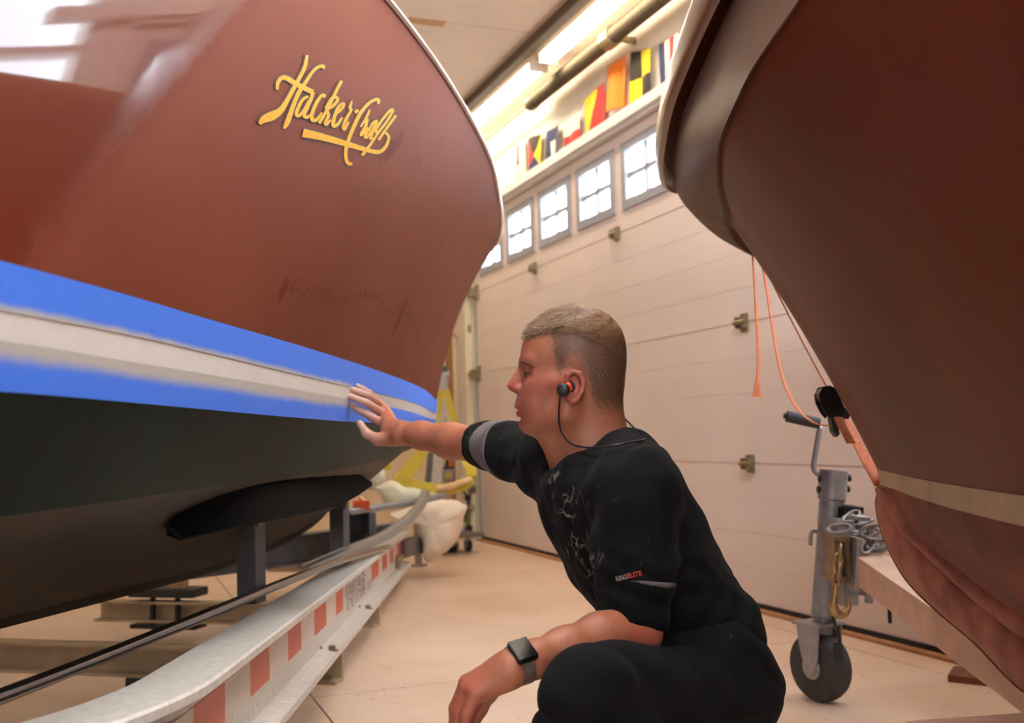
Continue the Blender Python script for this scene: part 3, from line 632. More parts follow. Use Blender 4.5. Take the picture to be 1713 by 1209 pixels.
# thin scored line where the stripe begins under the hand
# ---- gold leaf lettering, laid on the planking
LET = [  # strokes: list of (u, v, width) in photo pixels, projected onto the hull
 [(512, 92, 5), (508, 112, 6), (498, 132, 6), (487, 152, 7), (476, 172, 8), (466, 186, 11), (452, 194, 15), (440, 199, 12), (432, 207, 5)],
 [(538, 115, 3), (540, 111, 5), (533, 111, 5), (522, 119, 5), (507, 141, 6), (499, 153, 7), (492, 168, 7), (484, 190, 8), (478, 206, 8), (473, 215, 3)],
 [(462, 150, 4), (463, 138, 6), (470, 130, 7), (479, 131, 8), (490, 138, 8), (505, 146, 8), (522, 154, 8)],
 [(522, 154, 6), (519, 164, 6), (512, 180, 6), (507, 192, 6), (512, 196, 5), (520, 190, 3)],
 [(514, 161, 4), (505, 166, 5), (497, 180, 6), (494, 191, 6), (499, 193, 5), (507, 183, 4), (515, 168, 4)],
 [(540, 163, 4), (541, 159, 5), (535, 161, 5), (526, 175, 6), (520, 192, 6), (522, 201, 6), (529, 199, 5), (537, 188, 3)],
 [(570, 135, 5), (563, 148, 5), (552, 170, 5), (543, 188, 5), (532, 206, 5)],
 [(543, 182, 4), (552, 166, 5), (560, 162, 5), (563, 168, 5), (554, 178, 5), (546, 183, 4), (548, 193, 5), (543, 203, 5), (544, 208, 5), (552, 200, 3)],
 [(558, 192, 3), (568, 184, 4), (574, 175, 4), (571, 173, 4), (564, 180, 5), (557, 198, 6), (556, 210, 6), (563, 208, 5), (571, 196, 3)],
 [(587, 169, 3), (584, 180, 5), (586, 184, 4), (579, 196, 5), (573, 210, 5), (575, 216, 5), (582, 203, 3)],
 [(592, 188, 5), (598, 184, 5)],
 [(631, 174, 4), (632, 167, 5), (625, 167, 5), (614, 174, 5), (601, 190, 6), (591, 210, 6), (582, 232, 6), (577, 252, 6), (578, 268, 6), (583, 274, 6), (588, 273, 3)],
 [(617, 183, 3), (612, 195, 4), (602, 212, 3)],
 [(608, 205, 4), (613, 199, 4), (610, 211, 5), (602, 225, 4), (606, 224, 3), (614, 213, 3)],
 [(630, 201, 3), (623, 205, 4), (615, 218, 4), (609, 228, 4), (613, 229, 4), (621, 218, 4), (629, 203, 4), (622, 222, 4), (618, 232, 4), (622, 230, 3)],
 [(634, 218, 3), (628, 222, 4), (630, 212, 4), (646, 190, 4), (654, 183, 4), (655, 187, 4), (645, 204, 4), (632, 221, 4), (622, 236, 4), (612, 250, 5), (604, 260, 5)],
 [(661, 193, 4), (650, 208, 4), (640, 222, 4), (632, 234, 4)],
 [(638, 221, 3), (645, 223, 4), (649, 230, 4), (645, 243, 5), (637, 252, 6), (627, 254, 7), (610, 250, 7), (580, 241, 9), (545, 231, 11), (520, 225, 13), (505, 222, 14)],
]
def stroke_mesh(mb, st, lift, grow):
    L = []; R = []
    pts = [Vector((s[0], s[1], s[2])) for s in st]
    P = smooth_path(pts, 4)
    for i, p in enumerate(P):
        t = P[min(i+1, len(P)-1)]-P[max(i-1, 0)]; t.z = 0
        if t.length < 1e-6: t = Vector((1, 0, 0))
        t.normalize(); nx, ny = -t.y, t.x; hw = p.z*0.5+grow
        L.append((p.x+nx*hw, p.y+ny*hw)); R.append((p.x-nx*hw, p.y-ny*hw))
    base = len(mb.v); c = 0
    for a, b in zip(L, R):
        A, C2 = letP(*a), letP(*b)
        mb.v += [A[0]+A[1]*lift, C2[0]+C2[1]*lift]
    for i in range(len(L)-1): mb.f.append([base+2*i, base+2*i+1, base+2*i+3, base+2*i+2]); mb.mi.append(0)
# local quadratic patch of the hull under the lettering, so that the strokes can be laid on it quickly
smp = []; 
for u in (425, 485, 545, 605, 670):
    for v in (85, 135, 185, 235, 280):
        h = L_point(u, v)
        if h: smp.append((u, v, h[1], h[2]))
Aq = np.array([[1, (u-545)/120, (v-185)/100, ((u-545)/120)**2, ((v-185)/100)**2, (u-545)*(v-185)/12000, ((u-545)/120)**3, ((v-185)/100)**3] for u, v, _, _ in smp])
cf = np.linalg.lstsq(Aq, np.array([1.0/q[2].y for q in smp]), rcond=None)[0]
nav = sum((q[3] if q[3].dot(ray(545, 185)) < 0 else -q[3] for q in smp), Vector()).normalized()
def letP(u, v):
    a, b = (u-545)/120, (v-185)/100
    Y = 1.0/float(np.dot(cf, [1, a, b, a*a, b*b, a*b, a**3, b**3])); return atY(u, v, Y), nav
M_gold = mat('gold_leaf', rgb(228, 156, 12), 0.5, metal=0.0, var=0.18, scale=90, spec=0.2)
M_outl = mat('letter_outline', rgb(58, 52, 30), 0.6)
mbg = MB(); mbo = MB()
for st in LET: stroke_mesh(mbo, st, 0.0012, 2.0); stroke_mesh(mbg, st, 0.0020, 0.0)
lt = obj('lettering', mbg, M_gold, BOATL, fix=False); plab(lt, 'gold script lettering'); lo = obj('lettering_outline', mbo, M_outl, lt, fix=False)

# ---------------------------------------------------------------- right boat
BR = BoatFrame((0.843, 2.40), -8.0, -1)
RAFT = -4.2
R_rim = Row([(1.22, 0, 1.665), (1.20, 0.06, 1.66), (1.10, 0.135, 1.655), (0.741, 0.273, 1.642), (0.38, 0.37, 1.631), (0.02, 0.454, 1.621), (-0.226, 0.50, 1.613), (-0.404, 0.529, 1.608), (-1.0, 0.61, 1.59), (-2, 0.72, 1.56), (RAFT, 0.85, 1.5)])
R_gr = Row([(1.195, 0, 1.625), (1.175, 0.06, 1.615), (1.06, 0.138, 1.598), (0.82, 0.215, 1.578), (0.494, 0.312, 1.565), (0.092, 0.41, 1.553), (-0.365, 0.495, 1.539), (-0.557, 0.528, 1.533), (-1.0, 0.595, 1.52), (-2, 0.72, 1.49), (RAFT, 0.86, 1.44)])
R_bl = Row([(0.70, 0, 1.302), (0.685, 0.035, 1.33), (0.595, 0.115, 1.376), (0.35, 0.215, 1.37), (0.123, 0.312, 1.364), (-0.168, 0.419, 1.355), (-0.414, 0.496, 1.348), (-0.614, 0.543, 1.342), (-0.798, 0.583, 1.336), (-0.967, 0.609, 1.331), (-2, 0.75, 1.30), (RAFT, 0.90, 1.26)])
R_st = Row([(0.024, 0, 0.702), (0.01, 0.012, 0.70), (-0.291, 0.126, 0.70), (-0.591, 0.220, 0.70), (-0.822, 0.278, 0.70), (-0.966, 0.310, 0.70), (-2, 0.50, 0.70), (RAFT, 0.80, 0.70)])
R_sb = Row([(0.016, 0, 0.660), (0.0, 0.012, 0.663), (-0.25, 0.105, 0.665), (-0.471, 0.185, 0.665), (-0.745, 0.265, 0.663), (-0.985, 0.315, 0.66), (-2, 0.50, 0.66), (RAFT, 0.80, 0.66)])
# ridge lines of the stem and keel timber
R_k2 = Row([(0.012, 0.0, 0.660), (-0.02, 0.03, 0.659), (-0.112, 0.058, 0.650), (-0.185, 0.060, 0.602), (-0.259, 0.060, 0.557), (-0.414, 0.060, 0.509), (-0.578, 0.060, 0.460), (-1.1, 0.06, 0.38), (RAFT, 0.06, 0.33)])
R_k1 = Row([(0.031, 0.0, 0.650), (0.026, 0.012, 0.628), (0.010, 0.016, 0.580), (-0.035, 0.018, 0.520), (-0.105, 0.018, 0.462), (-0.234, 0.018, 0.411), (-0.352, 0.018, 0.376), (-0.502, 0.018, 0.317), (-1.1, 0.018, 0.25), (RAFT, 0.018, 0.24)])
BOATR = thing('wooden_boat', 'dark stained wooden boat hull strapped to the right trailer', 'boat', BR.p(-1.5, 0, 0.26))
def R_ctrl(t):
    f = min(1.0, t/0.4); return (0.22+0.40*f, 0.52, 0.46)
hs = strip_obj('hull_side', hull_strip(BR, R_st, R_bl, 26, R_ctrl), M_hullR, BOATR, more=[hull_strip(BR, R_st, R_bl, 26, R_ctrl, mirror=True)])
M_band = hull_wood('bare_mahogany', rgb(84, 60, 47), rgb(98, 72, 57), 0.5, 0.06, 0.3)
R_bl2 = Row([(0.70, 0, 1.300), (0.69, 0.05, 1.325), (0.605, 0.128, 1.372), (0.36, 0.227, 1.366), (0.123, 0.322, 1.360), (-0.168, 0.427, 1.351), (-0.414, 0.503, 1.345), (-0.614, 0.550, 1.339), (-0.798, 0.590, 1.333), (-0.967, 0.616, 1.328), (-2, 0.757, 1.297), (RAFT, 0.907, 1.257)])
b_ctrl = lambda t: (0.62, 0.30, 0.66)
bd = strip_obj('sheer_strake', hull_strip(BR, R_bl2, R_gr, 12, b_ctrl), M_band, BOATR, more=[hull_strip(BR, R_bl2, R_gr, 12, b_ctrl, mirror=True)]); plab(bd, 'paler upper strake along the deck edge')
strip_obj('strake_lip', hull_strip(BR, R_bl, R_bl2, 1), M_band, BOATR, more=[hull_strip(BR, R_bl, R_bl2, 1, mirror=True)])
rim = MB()
for s in (1, -1):
    G = []
    for t in TT:
        g = R_gr.par(t); r = R_rim.par(t); row = []
        for k in range(9):
            a = -math.pi/2 + math.pi*k/8
            c = g.lerp(r, 0.55); hz = (r.z-g.z)*0.62
            row.append(BR.p(c.x+0.012*math.cos(a), s*(c.y+0.013+0.020*math.cos(a)), c.z+hz*math.sin(a)))
        G.append(row)
    rim.grid(G)
obj('covering_board', rim, mat('covering_board_wood', rgb(112, 80, 60), 0.35, var=0.15, scale=10, coat=0.35, crough=0.15), BOATR, smooth=True)
M_stripeT = mat('dull_cream_stripe', rgb(176, 150, 118), 0.65, var=0.12, scale=14, bump=0.2)
sr = strip_obj('boot_stripe', hull_strip(BR, R_sb, R_st, 4, out=0.001), M_stripeT, BOATR); plab(sr, 'dull cream boot stripe')
M_red = mat('red_bottom_paint', rgb(122, 54, 38), 0.6, var=0.25, scale=7, bump=0.15, dark=rgb(88, 36, 26), spec=0.15)
M_keel = mat('worn_keel_paint', rgb(158, 96, 76), 0.7, var=0.3, scale=14, bump=0.8, bscale=40, dark=rgb(124, 66, 52))
strip_obj('bottom', hull_strip(BR, R_k2, R_sb, 12, lambda t: (0.62, 0.42, 0.5)), M_red, BOATR, more=[hull_strip(BR, R_k2, R_st, 12, lambda t: (0.62, 0.42, 0.5), mirror=True)])
# keel timber: bead and cutwater with rounded section
def loft_keel(name, ra, rb, bulge, m, mi):
    mb = MB()
    for s in (1, -1):
        G = []
        for t in TT:
            A, C2 = ra.par(t), rb.par(t); row = []
            for k in range(9):
                v = k/8; q = A.lerp(C2, v); o = bulge*math.sin(math.pi*v)**0.7*min(1, t*40+0.15)
                row.append(BR.p(q.x+o*0.3, s*(q.y+o), q.z))
            G.append(row)
        mb.grid(G)
    o = obj(name, mb, m, BOATR, smooth=True); return o
R_k3 = Row([(0.018, 0.0, 0.656), (-0.005, 0.022, 0.652), (-0.061, 0.040, 0.632), (-0.132, 0.040, 0.568), (-0.241, 0.040, 0.526), (-0.422, 0.040, 0.453), (-0.544, 0.040, 0.417), (-1.1, 0.04, 0.34), (RAFT, 0.04, 0.29)])
loft_keel('keel_bead', R_k3, R_k2, 0.010, M_keel, 0)
loft_keel('cutwater', R_k1, R_k3, 0.012, M_keel, 0)
mb = MB(); mb.grid([[BR.p(R_k1.par(t).x+0.006, s*max(R_k1.par(t).y, 0.004), R_k1.par(t).z-0.002) for s in (-1, 0, 1)] for t in TT]); obj('keel_shoe', mb, M_keel, BOATR, smooth=True)
mb = MB(); D = []
for t in TT:
    q = R_rim.par(t); D.append([BR.p(q.x, q.y*s, q.z+0.03*(1-s*s)) for s in (-1, -0.5, 0, 0.5, 1)])
mb.grid(D); obj('deck', mb, M_hullR, BOATR, smooth=True)
tp = MB(); tp.prism([BR.p(RAFT, y, z) for y, z in ((-0.85, 1.5), (0.85, 1.5), (0.9, 1.26), (0.8, 0.68), (0, 0.26), (-0.8, 0.68), (-0.9, 1.26))], BR.a*-0.02); obj('transom', tp, M_hullR, BOATR)
# ================================================================== left trailer
M_alu = mat('mill_aluminium', rgb(206, 200, 192), 0.42, metal=0.12, var=0.12, scale=60, bump=0.06, bscale=300)
M_alud = mat('dull_galvanised', rgb(112, 110, 112), 0.5, metal=0.5, var=0.25, scale=14)
M_gray = mat('grey_post_paint', rgb(92, 94, 100), 0.45, metal=0.3, var=0.2, scale=12)
M_blackc = mat('black_carpet', rgb(9, 8, 8), 0.95, var=0.3, scale=60, bump=0.6, bscale=220, spec=0.1)
M_steel = mat('bolt_steel', rgb(150, 140, 128), 0.35, metal=0.9, var=0.15, scale=50)
M_blk = mat('black_iron', rgb(34, 34, 36), 0.5, metal=0.3)
M_tapeR = mat('reflective_red', rgb(200, 78, 56), 0.4, var=0.1, scale=90); M_tapeW = mat('reflective_white', rgb(214, 200, 190), 0.4, var=0.06, scale=90)
M_timber = mat('aged_timber', rgb(170, 132, 92), 0.75, var=0.3, scale=12, stretch=(1, 1, 4))
TL = thing('boat_trailer', 'aluminium boat trailer with red and white reflector strip under the mahogany runabout', 'trailer', (-0.6, 3.3, 0.10))
bN = Vector((-0.452, 1.62, 0.452)); bD = Vector((-0.032, 1.0, -0.040)); bD.normalize()
bEnd = bN + bD*4.25
near = []
ang0 = math.atan2(bD.x, bD.y)
# centre line of the top outer edge, from the bend under the camera's left forward to the coupling
for k in range(9):
    f = k/8; yaw = math.radians(24)*(1-f)+ang0*f
    near.append(yaw)
path = [bN.copy()]
for yaw in near[::-1]: path.insert(0, path[0]-Vector((math.sin(yaw)*0.05, math.cos(yaw)*0.05, -0.002)))
for k in range(6): path.insert(0, path[0]-Vector((math.sin(near[0])*0.22, math.cos(near[0])*0.22, -0.0)))
for k in range(1, 11): path.append(bN+bD*(4.25*k/10))
def beam_at(Y):
    t = (Y-bN.y)/bD.y; return bN+bD*t
FLW, FLT, WEBT, BH = 0.115, 0.016, 0.010, 0.19
def sweep(path, prof):              # prof: (right, up) offsets from the outer top edge
    G = []
    for i, p in enumerate(path):
        t = path[min(i+1, len(path)-1)]-path[max(i-1, 0)]; t.normalize(); r = t.cross(Vector((0, 0, 1))).normalized()
        G.append([p+r*x+Vector((0, 0, z)) for x, z in prof]+[p+r*prof[0][0]+Vector((0, 0, prof[0][1]))])
    mb = MB(); mb.grid(G); n = len(prof)
    mb.f.append([i for i in range(n)][::-1]); mb.mi.append(0); o = (len(G)-1)*(n+1); mb.f.append([o+i for i in range(n)]); mb.mi.append(0)
    return mb
c = -FLW/2
prof = [(0, -0.004), (-0.004, 0), (-FLW+0.004, 0), (-FLW, -0.004), (-FLW, -FLT), (c-WEBT, -FLT-0.008), (c-WEBT, -BH+FLT+0.008), (-FLW, -BH+FLT), (-FLW, -BH), (0, -BH), (0, -BH+FLT), (c+WEBT, -BH+FLT+0.008), (c+WEBT, -FLT-0.008), (0, -FLT)]
obj('main_beam', sweep(path, prof), M_alu, TL)
# reflector squares on the web: photo columns -> distance along the beam
rt = bD.cross(Vector((0, 0, 1))).normalized()
def web_y(u):
    lo, hi = 1.2, 6.5
    for _ in range(40):
        m = (lo+hi)/2; p = beam_at(m)+rt*(c+WEBT)
        uu = CXP+F_PX*p.x/p.y
        if uu < u: lo = m
        else: hi = m
    return lo
wx = c+WEBT
def web_patch(y0, y1, z0, z1, lift):
    a, b = beam_at(y0)+rt*(wx+lift), beam_at(y1)+rt*(wx+lift)
    return [a+Vector((0, 0, z0)), b+Vector((0, 0, z0)), b+Vector((0, 0, z1)), a+Vector((0, 0, z1))]
PZ0, PZ1 = -0.118, -0.052
edges = [160, 250, 317, 369, 411, 443, 474, 496, 518, 538, 554, 566]
cols = 'WRWRWRWRWR'
ys = [web_y(u) for u in edges]
for k in range(len(edges)-1):
    red = (edges[k] in (317, 411, 474, 518, 554)); 
    mb = MB(); mb.prism(web_patch(ys[k], ys[k+1], PZ0, PZ1, 0.0), rt*0.0012); o = obj('reflector', mb, M_tapeR if red else M_tapeW, TL)
e2 = [615, 626, 632, 640, 645, 651, 657, 664]
ys2 = [web_y(u) for u in e2]
for k in range(len(e2)-1):
    mb = MB(); mb.prism(web_patch(ys2[k], ys2[k+1], PZ0, PZ1, 0.0), rt*0.0012); obj('reflector', mb, M_tapeR if k % 2 == 0 else M_tapeW, TL)
# maker's name in dark outlined capitals on the web
def text_on(name, body, o, ex, ey, width, height, mats, parent, lift=0.001, shear=0.0, bold=0.0):
    cu = bpy.data.curves.new(name, 'FONT'); cu.body = body; cu.extrude = 0.0; cu.offset = bold; cu.shear = shear; cu.resolution_u = 3
    ob = bpy.data.objects.new(name, cu); COL.objects.link(ob); bpy.context.view_layer.update()
    me = bpy.data.meshes.new_from_object(ob.evaluated_get(bpy.context.evaluated_depsgraph_get())); bpy.data.objects.remove(ob)
    xs = [v.co.x for v in me.vertices]; yv = [v.co.y for v in me.vertices]; x0, x1, y0, y1 = min(xs), max(xs), min(yv), max(yv)
    en = ex.cross(ey).normalized()
    for v in me.vertices:
        a = (v.co.x-x0)/(x1-x0)*width; b = (v.co.y-y0)/(y1-y0)*height; v.co = o+ex*a+ey*b+en*lift
    me.materials.clear(); me.materials.append(mats); me.update()
    return link(name, me, parent)
ya, yb = web_y(570), web_y(604)
exv = bD.copy(); eyv = Vector((0, 0, 1))
o1 = beam_at(ya)+rt*wx+Vector((0, 0, PZ0-0.022))
text_on('lettering', 'VANTAGE', o1, exv, eyv, (yb-ya), 0.115, mat('lettering_dark', rgb(62, 46, 58), 0.5), TL, 0.0008, bold=0.045)
text_on('lettering', 'VANTAGE', o1+eyv*0.004, exv, eyv, (yb-ya), 0.107, M_tapeW, TL, 0.0016, bold=-0.004)
yc = web_y(606); yd = web_y(614)
text_on('lettering', 'trailers', beam_at(yc)+rt*wx+Vector((0, 0, PZ0-0.02)), exv, eyv, yd-yc, 0.045, mat('lettering_violet', rgb(126, 106, 130), 0.5), TL, 0.0012)
# bolts on the lower flange
for u, y in ((563, None), (628, None)):
    Yb = web_y(u-35)
    for q in (-0.016, -0.052):
        pt = beam_at(Yb)+rt*(q)+Vector((0, 0, -BH+FLT))
        mb = MB(); mb.lathe([(0.017, 0), (0.017, 0.004), (0.010, 0.0045), (0.010, 0.014), (0.007, 0.016)], pt, (0, 0, 1), 8); obj('bolt', mb, M_steel, TL)
# cross members under the beams, square to the boat
XD = Vector((-0.966, 0.259, 0))
def channel(p0, L, ztop, h, dep, m, name='cross_member'):
    a = p0.copy(); a.z = ztop-h/2; b = a+XD*L
    mb = MB(); mb.bar(a, b, 0.010, h); nrm = XD.cross(Vector((0, 0, 1))).normalized()
    for s in (-1, 1):
        mb.bar(a+Vector((0, 0, s*(h/2-0.005)))+nrm*dep/2, b+Vector((0, 0, s*(h/2-0.005)))+nrm*dep/2, dep, 0.010)
    return obj(name, mb, m, TL)
M_cross = mat('cross_member_alu', rgb(168, 146, 118), 0.55, metal=0.2, var=0.2, scale=9)
q1 = beam_at(3.04)+Vector((-0.01, 0, 0)); channel(q1, 2.2, 0.203, 0.093, -0.05, M_cross)
q2 = beam_at(4.12)+Vector((-0.01, 0, 0)); channel(q2, 1.25, 0.158, 0.085, -0.05, M_cross)
q3 = beam_at(5.35)+Vector((-0.02, 0, 0)); channel(q3, 0.75, 0.20, 0.085, 0.05, M_cross)
# the other main beam, converging at the coupling
pa = Vector((-1.75, 4.72, 0.245)); pb = Vector((-0.64, 5.95, 0.245))
mb = MB(); mb.bar(pa, pb, 0.012, 0.15); d_ = (pb-pa).normalized()
for s in (-0.07, 0.07): mb.bar(pa+Vector((0, 0, s)), pb+Vector((0, 0, s)), 0.10, 0.012)
obj('main_beam', mb, M_alud, TL)
tip = bEnd.copy()
mb = MB(); mb.bar(tip+Vector((-0.06, -0.15, -0.09)), tip+Vector((0.02, 0.35, -0.11)), 0.09, 0.09, bev=0.006); obj('coupling_tube', mb, M_alud, TL)
# posts carrying the bunk
def bottomY(u, v):
    h = grid_hit(L_botG, u, v); return None if h is None else float(h[1])
bunk = []
for k in range(15):
    f = k/14; u0 = 283+(623-283)*(f if 0 < k < 14 else (0.0 if k == 0 else 1.0))
    tv = float(np.interp(u0, [283, 310, 350, 430, 516, 569, 613, 623], [872, 853, 832, 812, 801, 794, 791, 806])); bv = float(np.interp(u0, [283, 303, 436, 516, 583, 596, 623], [876, 901, 871, 856, 840, 831, 812]))
    bunk.append([u0, tv, bv, bottomY(u0, tv)])
good = [b for b in bunk if b[3] is not None]
iy = np.polyfit([b[0] for b in good], [1.0/b[3] for b in good], 2)
def bunkY(u): return 1.0/float(np.polyval(iy, u))-0.012
def post(u, vt, vb, wd, Y):
    a, b = atY(u, vb, Y), atY(u, vt, Y); b.x = a.x
    mb = MB(); mb.bar(a, b, wd, wd, up=(0.259, 0.966, 0), bev=0.003); p = obj('bunk_post', mb, M_gray, TL)
    k = wd*0.5
    mb = MB(); mb.prism([b+Vector((-k*2.0, -k-0.002, 0.004)), b+Vector((k*1.5, -k-0.002, k*1.1)), b+Vector((k, -k-0.002, -k)), b+Vector((-k*0.6, -k-0.002, -k*1.2))], (0, 0.012, 0)); obj('bracket', mb, M_gray, p)
post(421, 862, 1008, 0.050, 2.52); post(569, 838, 941, 0.052, 3.68)
# carpeted bunk under the chine
bk = thing('trailer_bunk', 'long black carpeted bunk board under the runabout hull', 'bunk board', atY(450, 860, bunkY(450)))
mb = MB(); sec = []
for u0, tv, bv, _ in bunk:
    Yk = bunkY(u0); a, b = atY(u0, tv, Yk), atY(u0, bv, Yk)
    sec.append([a, b, b+Vector((-0.035, 0.09, -0.012)), a+Vector((-0.035, 0.09, -0.03)), a])
mb.grid(sec); mb.f.append([0, 1, 2, 3]); mb.mi.append(0); o = 14*5; mb.f.append([o, o+1, o+2, o+3]); mb.mi.append(0)
obj('board', mb, M_blackc, bk)
# U-bolts and keel pad on the second cross member
cm = beam_at(4.12)
for u in (252, 298):
    x0 = q2.x; 
    L = (atY(u, 1000, 4.3).x-q2.x)/XD.x; P = q2+XD*L; nrm = Vector((-0.259, -0.966, 0))
    zt, zb = 0.185, 0.045
    pts = [P+nrm*-0.07+Vector((0, 0, zt-P.z)), P+nrm*0.028+Vector((0, 0, zt-P.z)), P+nrm*0.030+Vector((0, 0, zb-P.z)), P+nrm*-0.07+Vector((0, 0, zb-P.z))]
    mb = MB(); mb.tube([pts[0], pts[1]*0.92+pts[0]*0.08, pts[1]*0.92+pts[2]*0.08, pts[2]*0.92+pts[1]*0.08, pts[2]*0.92+pts[3]*0.08, pts[3]], 0.012, 8); obj('u_bolt', mb, M_blk, TL)
L = (atY(280, 985, 4.35).x-q2.x)/XD.x; P = q2+XD*L
mb = MB(); mb.box(Vector((P.x, P.y, 0.192)), (0.30, 0.12, 0.035), Matrix.Rotation(math.radians(-15), 3, 'Z'), bev=0.008); obj('keel_pad', mb, M_blk, TL)
mb = MB(); mb.bar(Vector((P.x+0.05, P.y-0.02, 0.20)), Vector((P.x+0.05, P.y-0.02, 0.27)), 0.06, 0.06, up=(0, 1, 0)); obj('keel_block', mb, M_timber, TL)
mb = MB(); mb.box(Vector((P.x, P.y, 0.055)), (0.30, 0.09, 0.016), Matrix.Rotation(math.radians(-15), 3, 'Z')); obj('clamp_plate', mb, M_blk, TL)
# blocks that carry the trailer on the floor
for (p, h) in ((q1+XD*0.6, 0.108), (q2+XD*0.35, 0.07), (q3+XD*0.3, 0.112)):
    mb = MB(); mb.box(Vector((p.x, p.y, h/2)), (0.16, 0.10, h), Matrix.Rotation(math.radians(-15), 3, 'Z'), bev=0.004); obj('support_block', mb, M_blk, TL)

# ------------------------------------------------------------------ loose chrome mouldings lying on the trailer
M_mould = mat('moulding_chrome', rgb(150, 152, 160), 0.16, metal=1.0, var=0.05)
M_mould2 = mat('moulding_satin', rgb(150, 152, 156), 0.30, metal=0.7, var=0.1, scale=40)
pts = smooth_path([atY(-160, 1228, 1.22), atY(0, 1165, 1.42), atY(160, 1103, 1.68), atY(330, 1034, 2.04), atY(420, 997, 2.40), atY(480, 972, 2.72), atY(580, 934, 3.45), atY(650, 915, 4.25)], 10)
mb = MB(); mb.tube(pts, 0.0112, 12); tag(obj('chrome_moulding', mb, M_mould, None, smooth=True), 'long thin polished chrome moulding laid along the left trailer beam', 'moulding')
pts = smooth_path([atY(512, 955, 3.15), atY(583, 923, 3.65), atY(643, 897, 4.3), atY(682, 869, 5.0), atY(702, 846, 5.5), atY(712, 824, 5.9)], 8)
def halfround(pts, wd, ht, wdir, label):
    mb = MB(); G = []
    for i, p in enumerate(pts):
        t = (pts[min(i+1, len(pts)-1)]-pts[max(i-1, 0)]).normalized(); wv = Vector(wdir); wv = (wv-t*wv.dot(t)).normalized(); up = t.cross(wv)
        if up.z < 0: up = -up
        row = [p-wv*wd/2, p-wv*wd/2+up*ht*0.35, p-wv*wd*0.36+up*ht*0.8, p-wv*wd*0.28+up*ht*0.62, p-wv*wd*0.12+up*ht, p+wv*wd*0.12+up*ht, p+wv*wd*0.28+up*ht*0.62, p+wv*wd*0.36+up*ht*0.8, p+wv*wd/2+up*ht*0.35, p+wv*wd/2, p-wv*wd/2]
        G.append(row)
    mb.grid(G); n = 11; mb.f.append(list(range(n-1))[::-1]); mb.mi.append(0); o = (len(G)-1)*n; mb.f.append([o+i for i in range(n-1)]); mb.mi.append(0)
    return tag(obj('half_round_moulding', mb, M_mould2, None, smooth=False), label, 'moulding')
halfround(pts, 0.055, 0.016, (0.9, -0.2, -0.35), 'curved ribbed metal moulding bending up at the far end of the left trailer')
pts = [atY(583, 857, 5.1), atY(660, 845, 5.5), atY(746, 829, 5.95)]
halfround(pts, 0.05, 0.014, (0.3, -0.8, -0.4), 'straight flat metal moulding lying across the white bag')

# ================================================================== right trailer: tongue, coupler, jack, chains
TR = thing('boat_trailer', 'painted boat trailer tongue with jack wheel under the dark boat on the right', 'trailer', (0.95, 2.95, 0.0))
M_tng = mat('tongue_paint', rgb(206, 168, 144), 0.55, var=0.15, scale=16, bump=0.1)
M_galv = mat('galvanised_tube', rgb(150, 146, 146), 0.42, metal=0.55, var=0.22, scale=24)
M_rub = mat('tyre_rubber', rgb(52, 48, 46), 0.75, var=0.2, scale=30)
JB = Vector((0.8745, 3.109, 0))                       # where the wheel stands
TD = Vector((math.sin(math.radians(8)), math.cos(math.radians(8)), 0))
tA = atY(1440, 941, 2.98); tB = atY(1760, 1166, 2.02)
TD = (tA-tB).normalized()
mb = MB(); mb.bar(tA, tB-TD*0.25, 0.085, 0.082, bev=0.004); obj('tongue_beam', mb, M_tng, TR)
tF = tB-TD*0.25
mb = MB(); mb.bar(Vector((tF.x-0.35, tF.y+0.02, tF.z+0.01)), Vector((tF.x+0.9, tF.y+0.20, tF.z+0.01)), 0.085, 0.082, bev=0.004); obj('frame_member', mb, M_tng, TR)
mb = MB(); mb.box(Vector((tF.x+0.5, tF.y+0.14, (tF.z-0.03)/2)), (0.12, 0.12, tF.z-0.03), None, bev=0.004); obj('support_block', mb, M_blk, TR)
# jack
jx = Vector((JB.x, JB.y, 0)); tilt = Vector((0.030, 0.0, 1.0)).normalized()
def J(u, v): return atY(u, v, JB.y)
jk_b, jk_t = J(1378, 1030), J(1395, 786)
jd = (jk_t-jk_b).normalized()
mb = MB(); mb.lathe([(0.036, 0.0), (0.036, (jk_t-jk_b).length-0.09), (0.041, (jk_t-jk_b).length-0.085), (0.041, (jk_t-jk_b).length)], jk_b, jd, 24)
jt = obj('jack_tube', mb, M_galv, TR, smooth=True, angle=35)
mb = MB(); mb.lathe([(0.030, 0.0), (0.030, 0.16)], J(1374, 1083), jd, 20); obj('inner_tube', mb, M_alud, TR, smooth=True, angle=35)
for (u, v) in ((1396, 800), (1394, 818)):
    mb = MB(); mb.lathe([(0.011, -0.048), (0.011, 0.048)], J(u, v), (1, 0.1, 0), 8); obj('jack_pin', mb, M_blk, TR)
mb = MB(); mb.tube(smooth_path([J(1386, 797), J(1368, 792), J(1361, 783), J(1363, 765), J(1372, 712)], 6), 0.0085, 10); cr_ = obj('crank_arm', mb, M_galv, TR, smooth=True)
mb = MB(); mb.tube([J(1370, 708), J(1316, 696)], 0.017, 14); mb.tube([J(1318, 696.5), J(1311, 695)], 0.008, 8); obj('crank_grip', mb, mat('grip_rubber', rgb(46, 44, 48), 0.6), cr_, smooth=False)
mb = MB(); mb.tube(smooth_path([J(1380, 893), J(1364, 888), J(1357, 891), J(1355, 912)], 5), 0.006, 8); obj('pull_pin', mb, M_galv, TR)
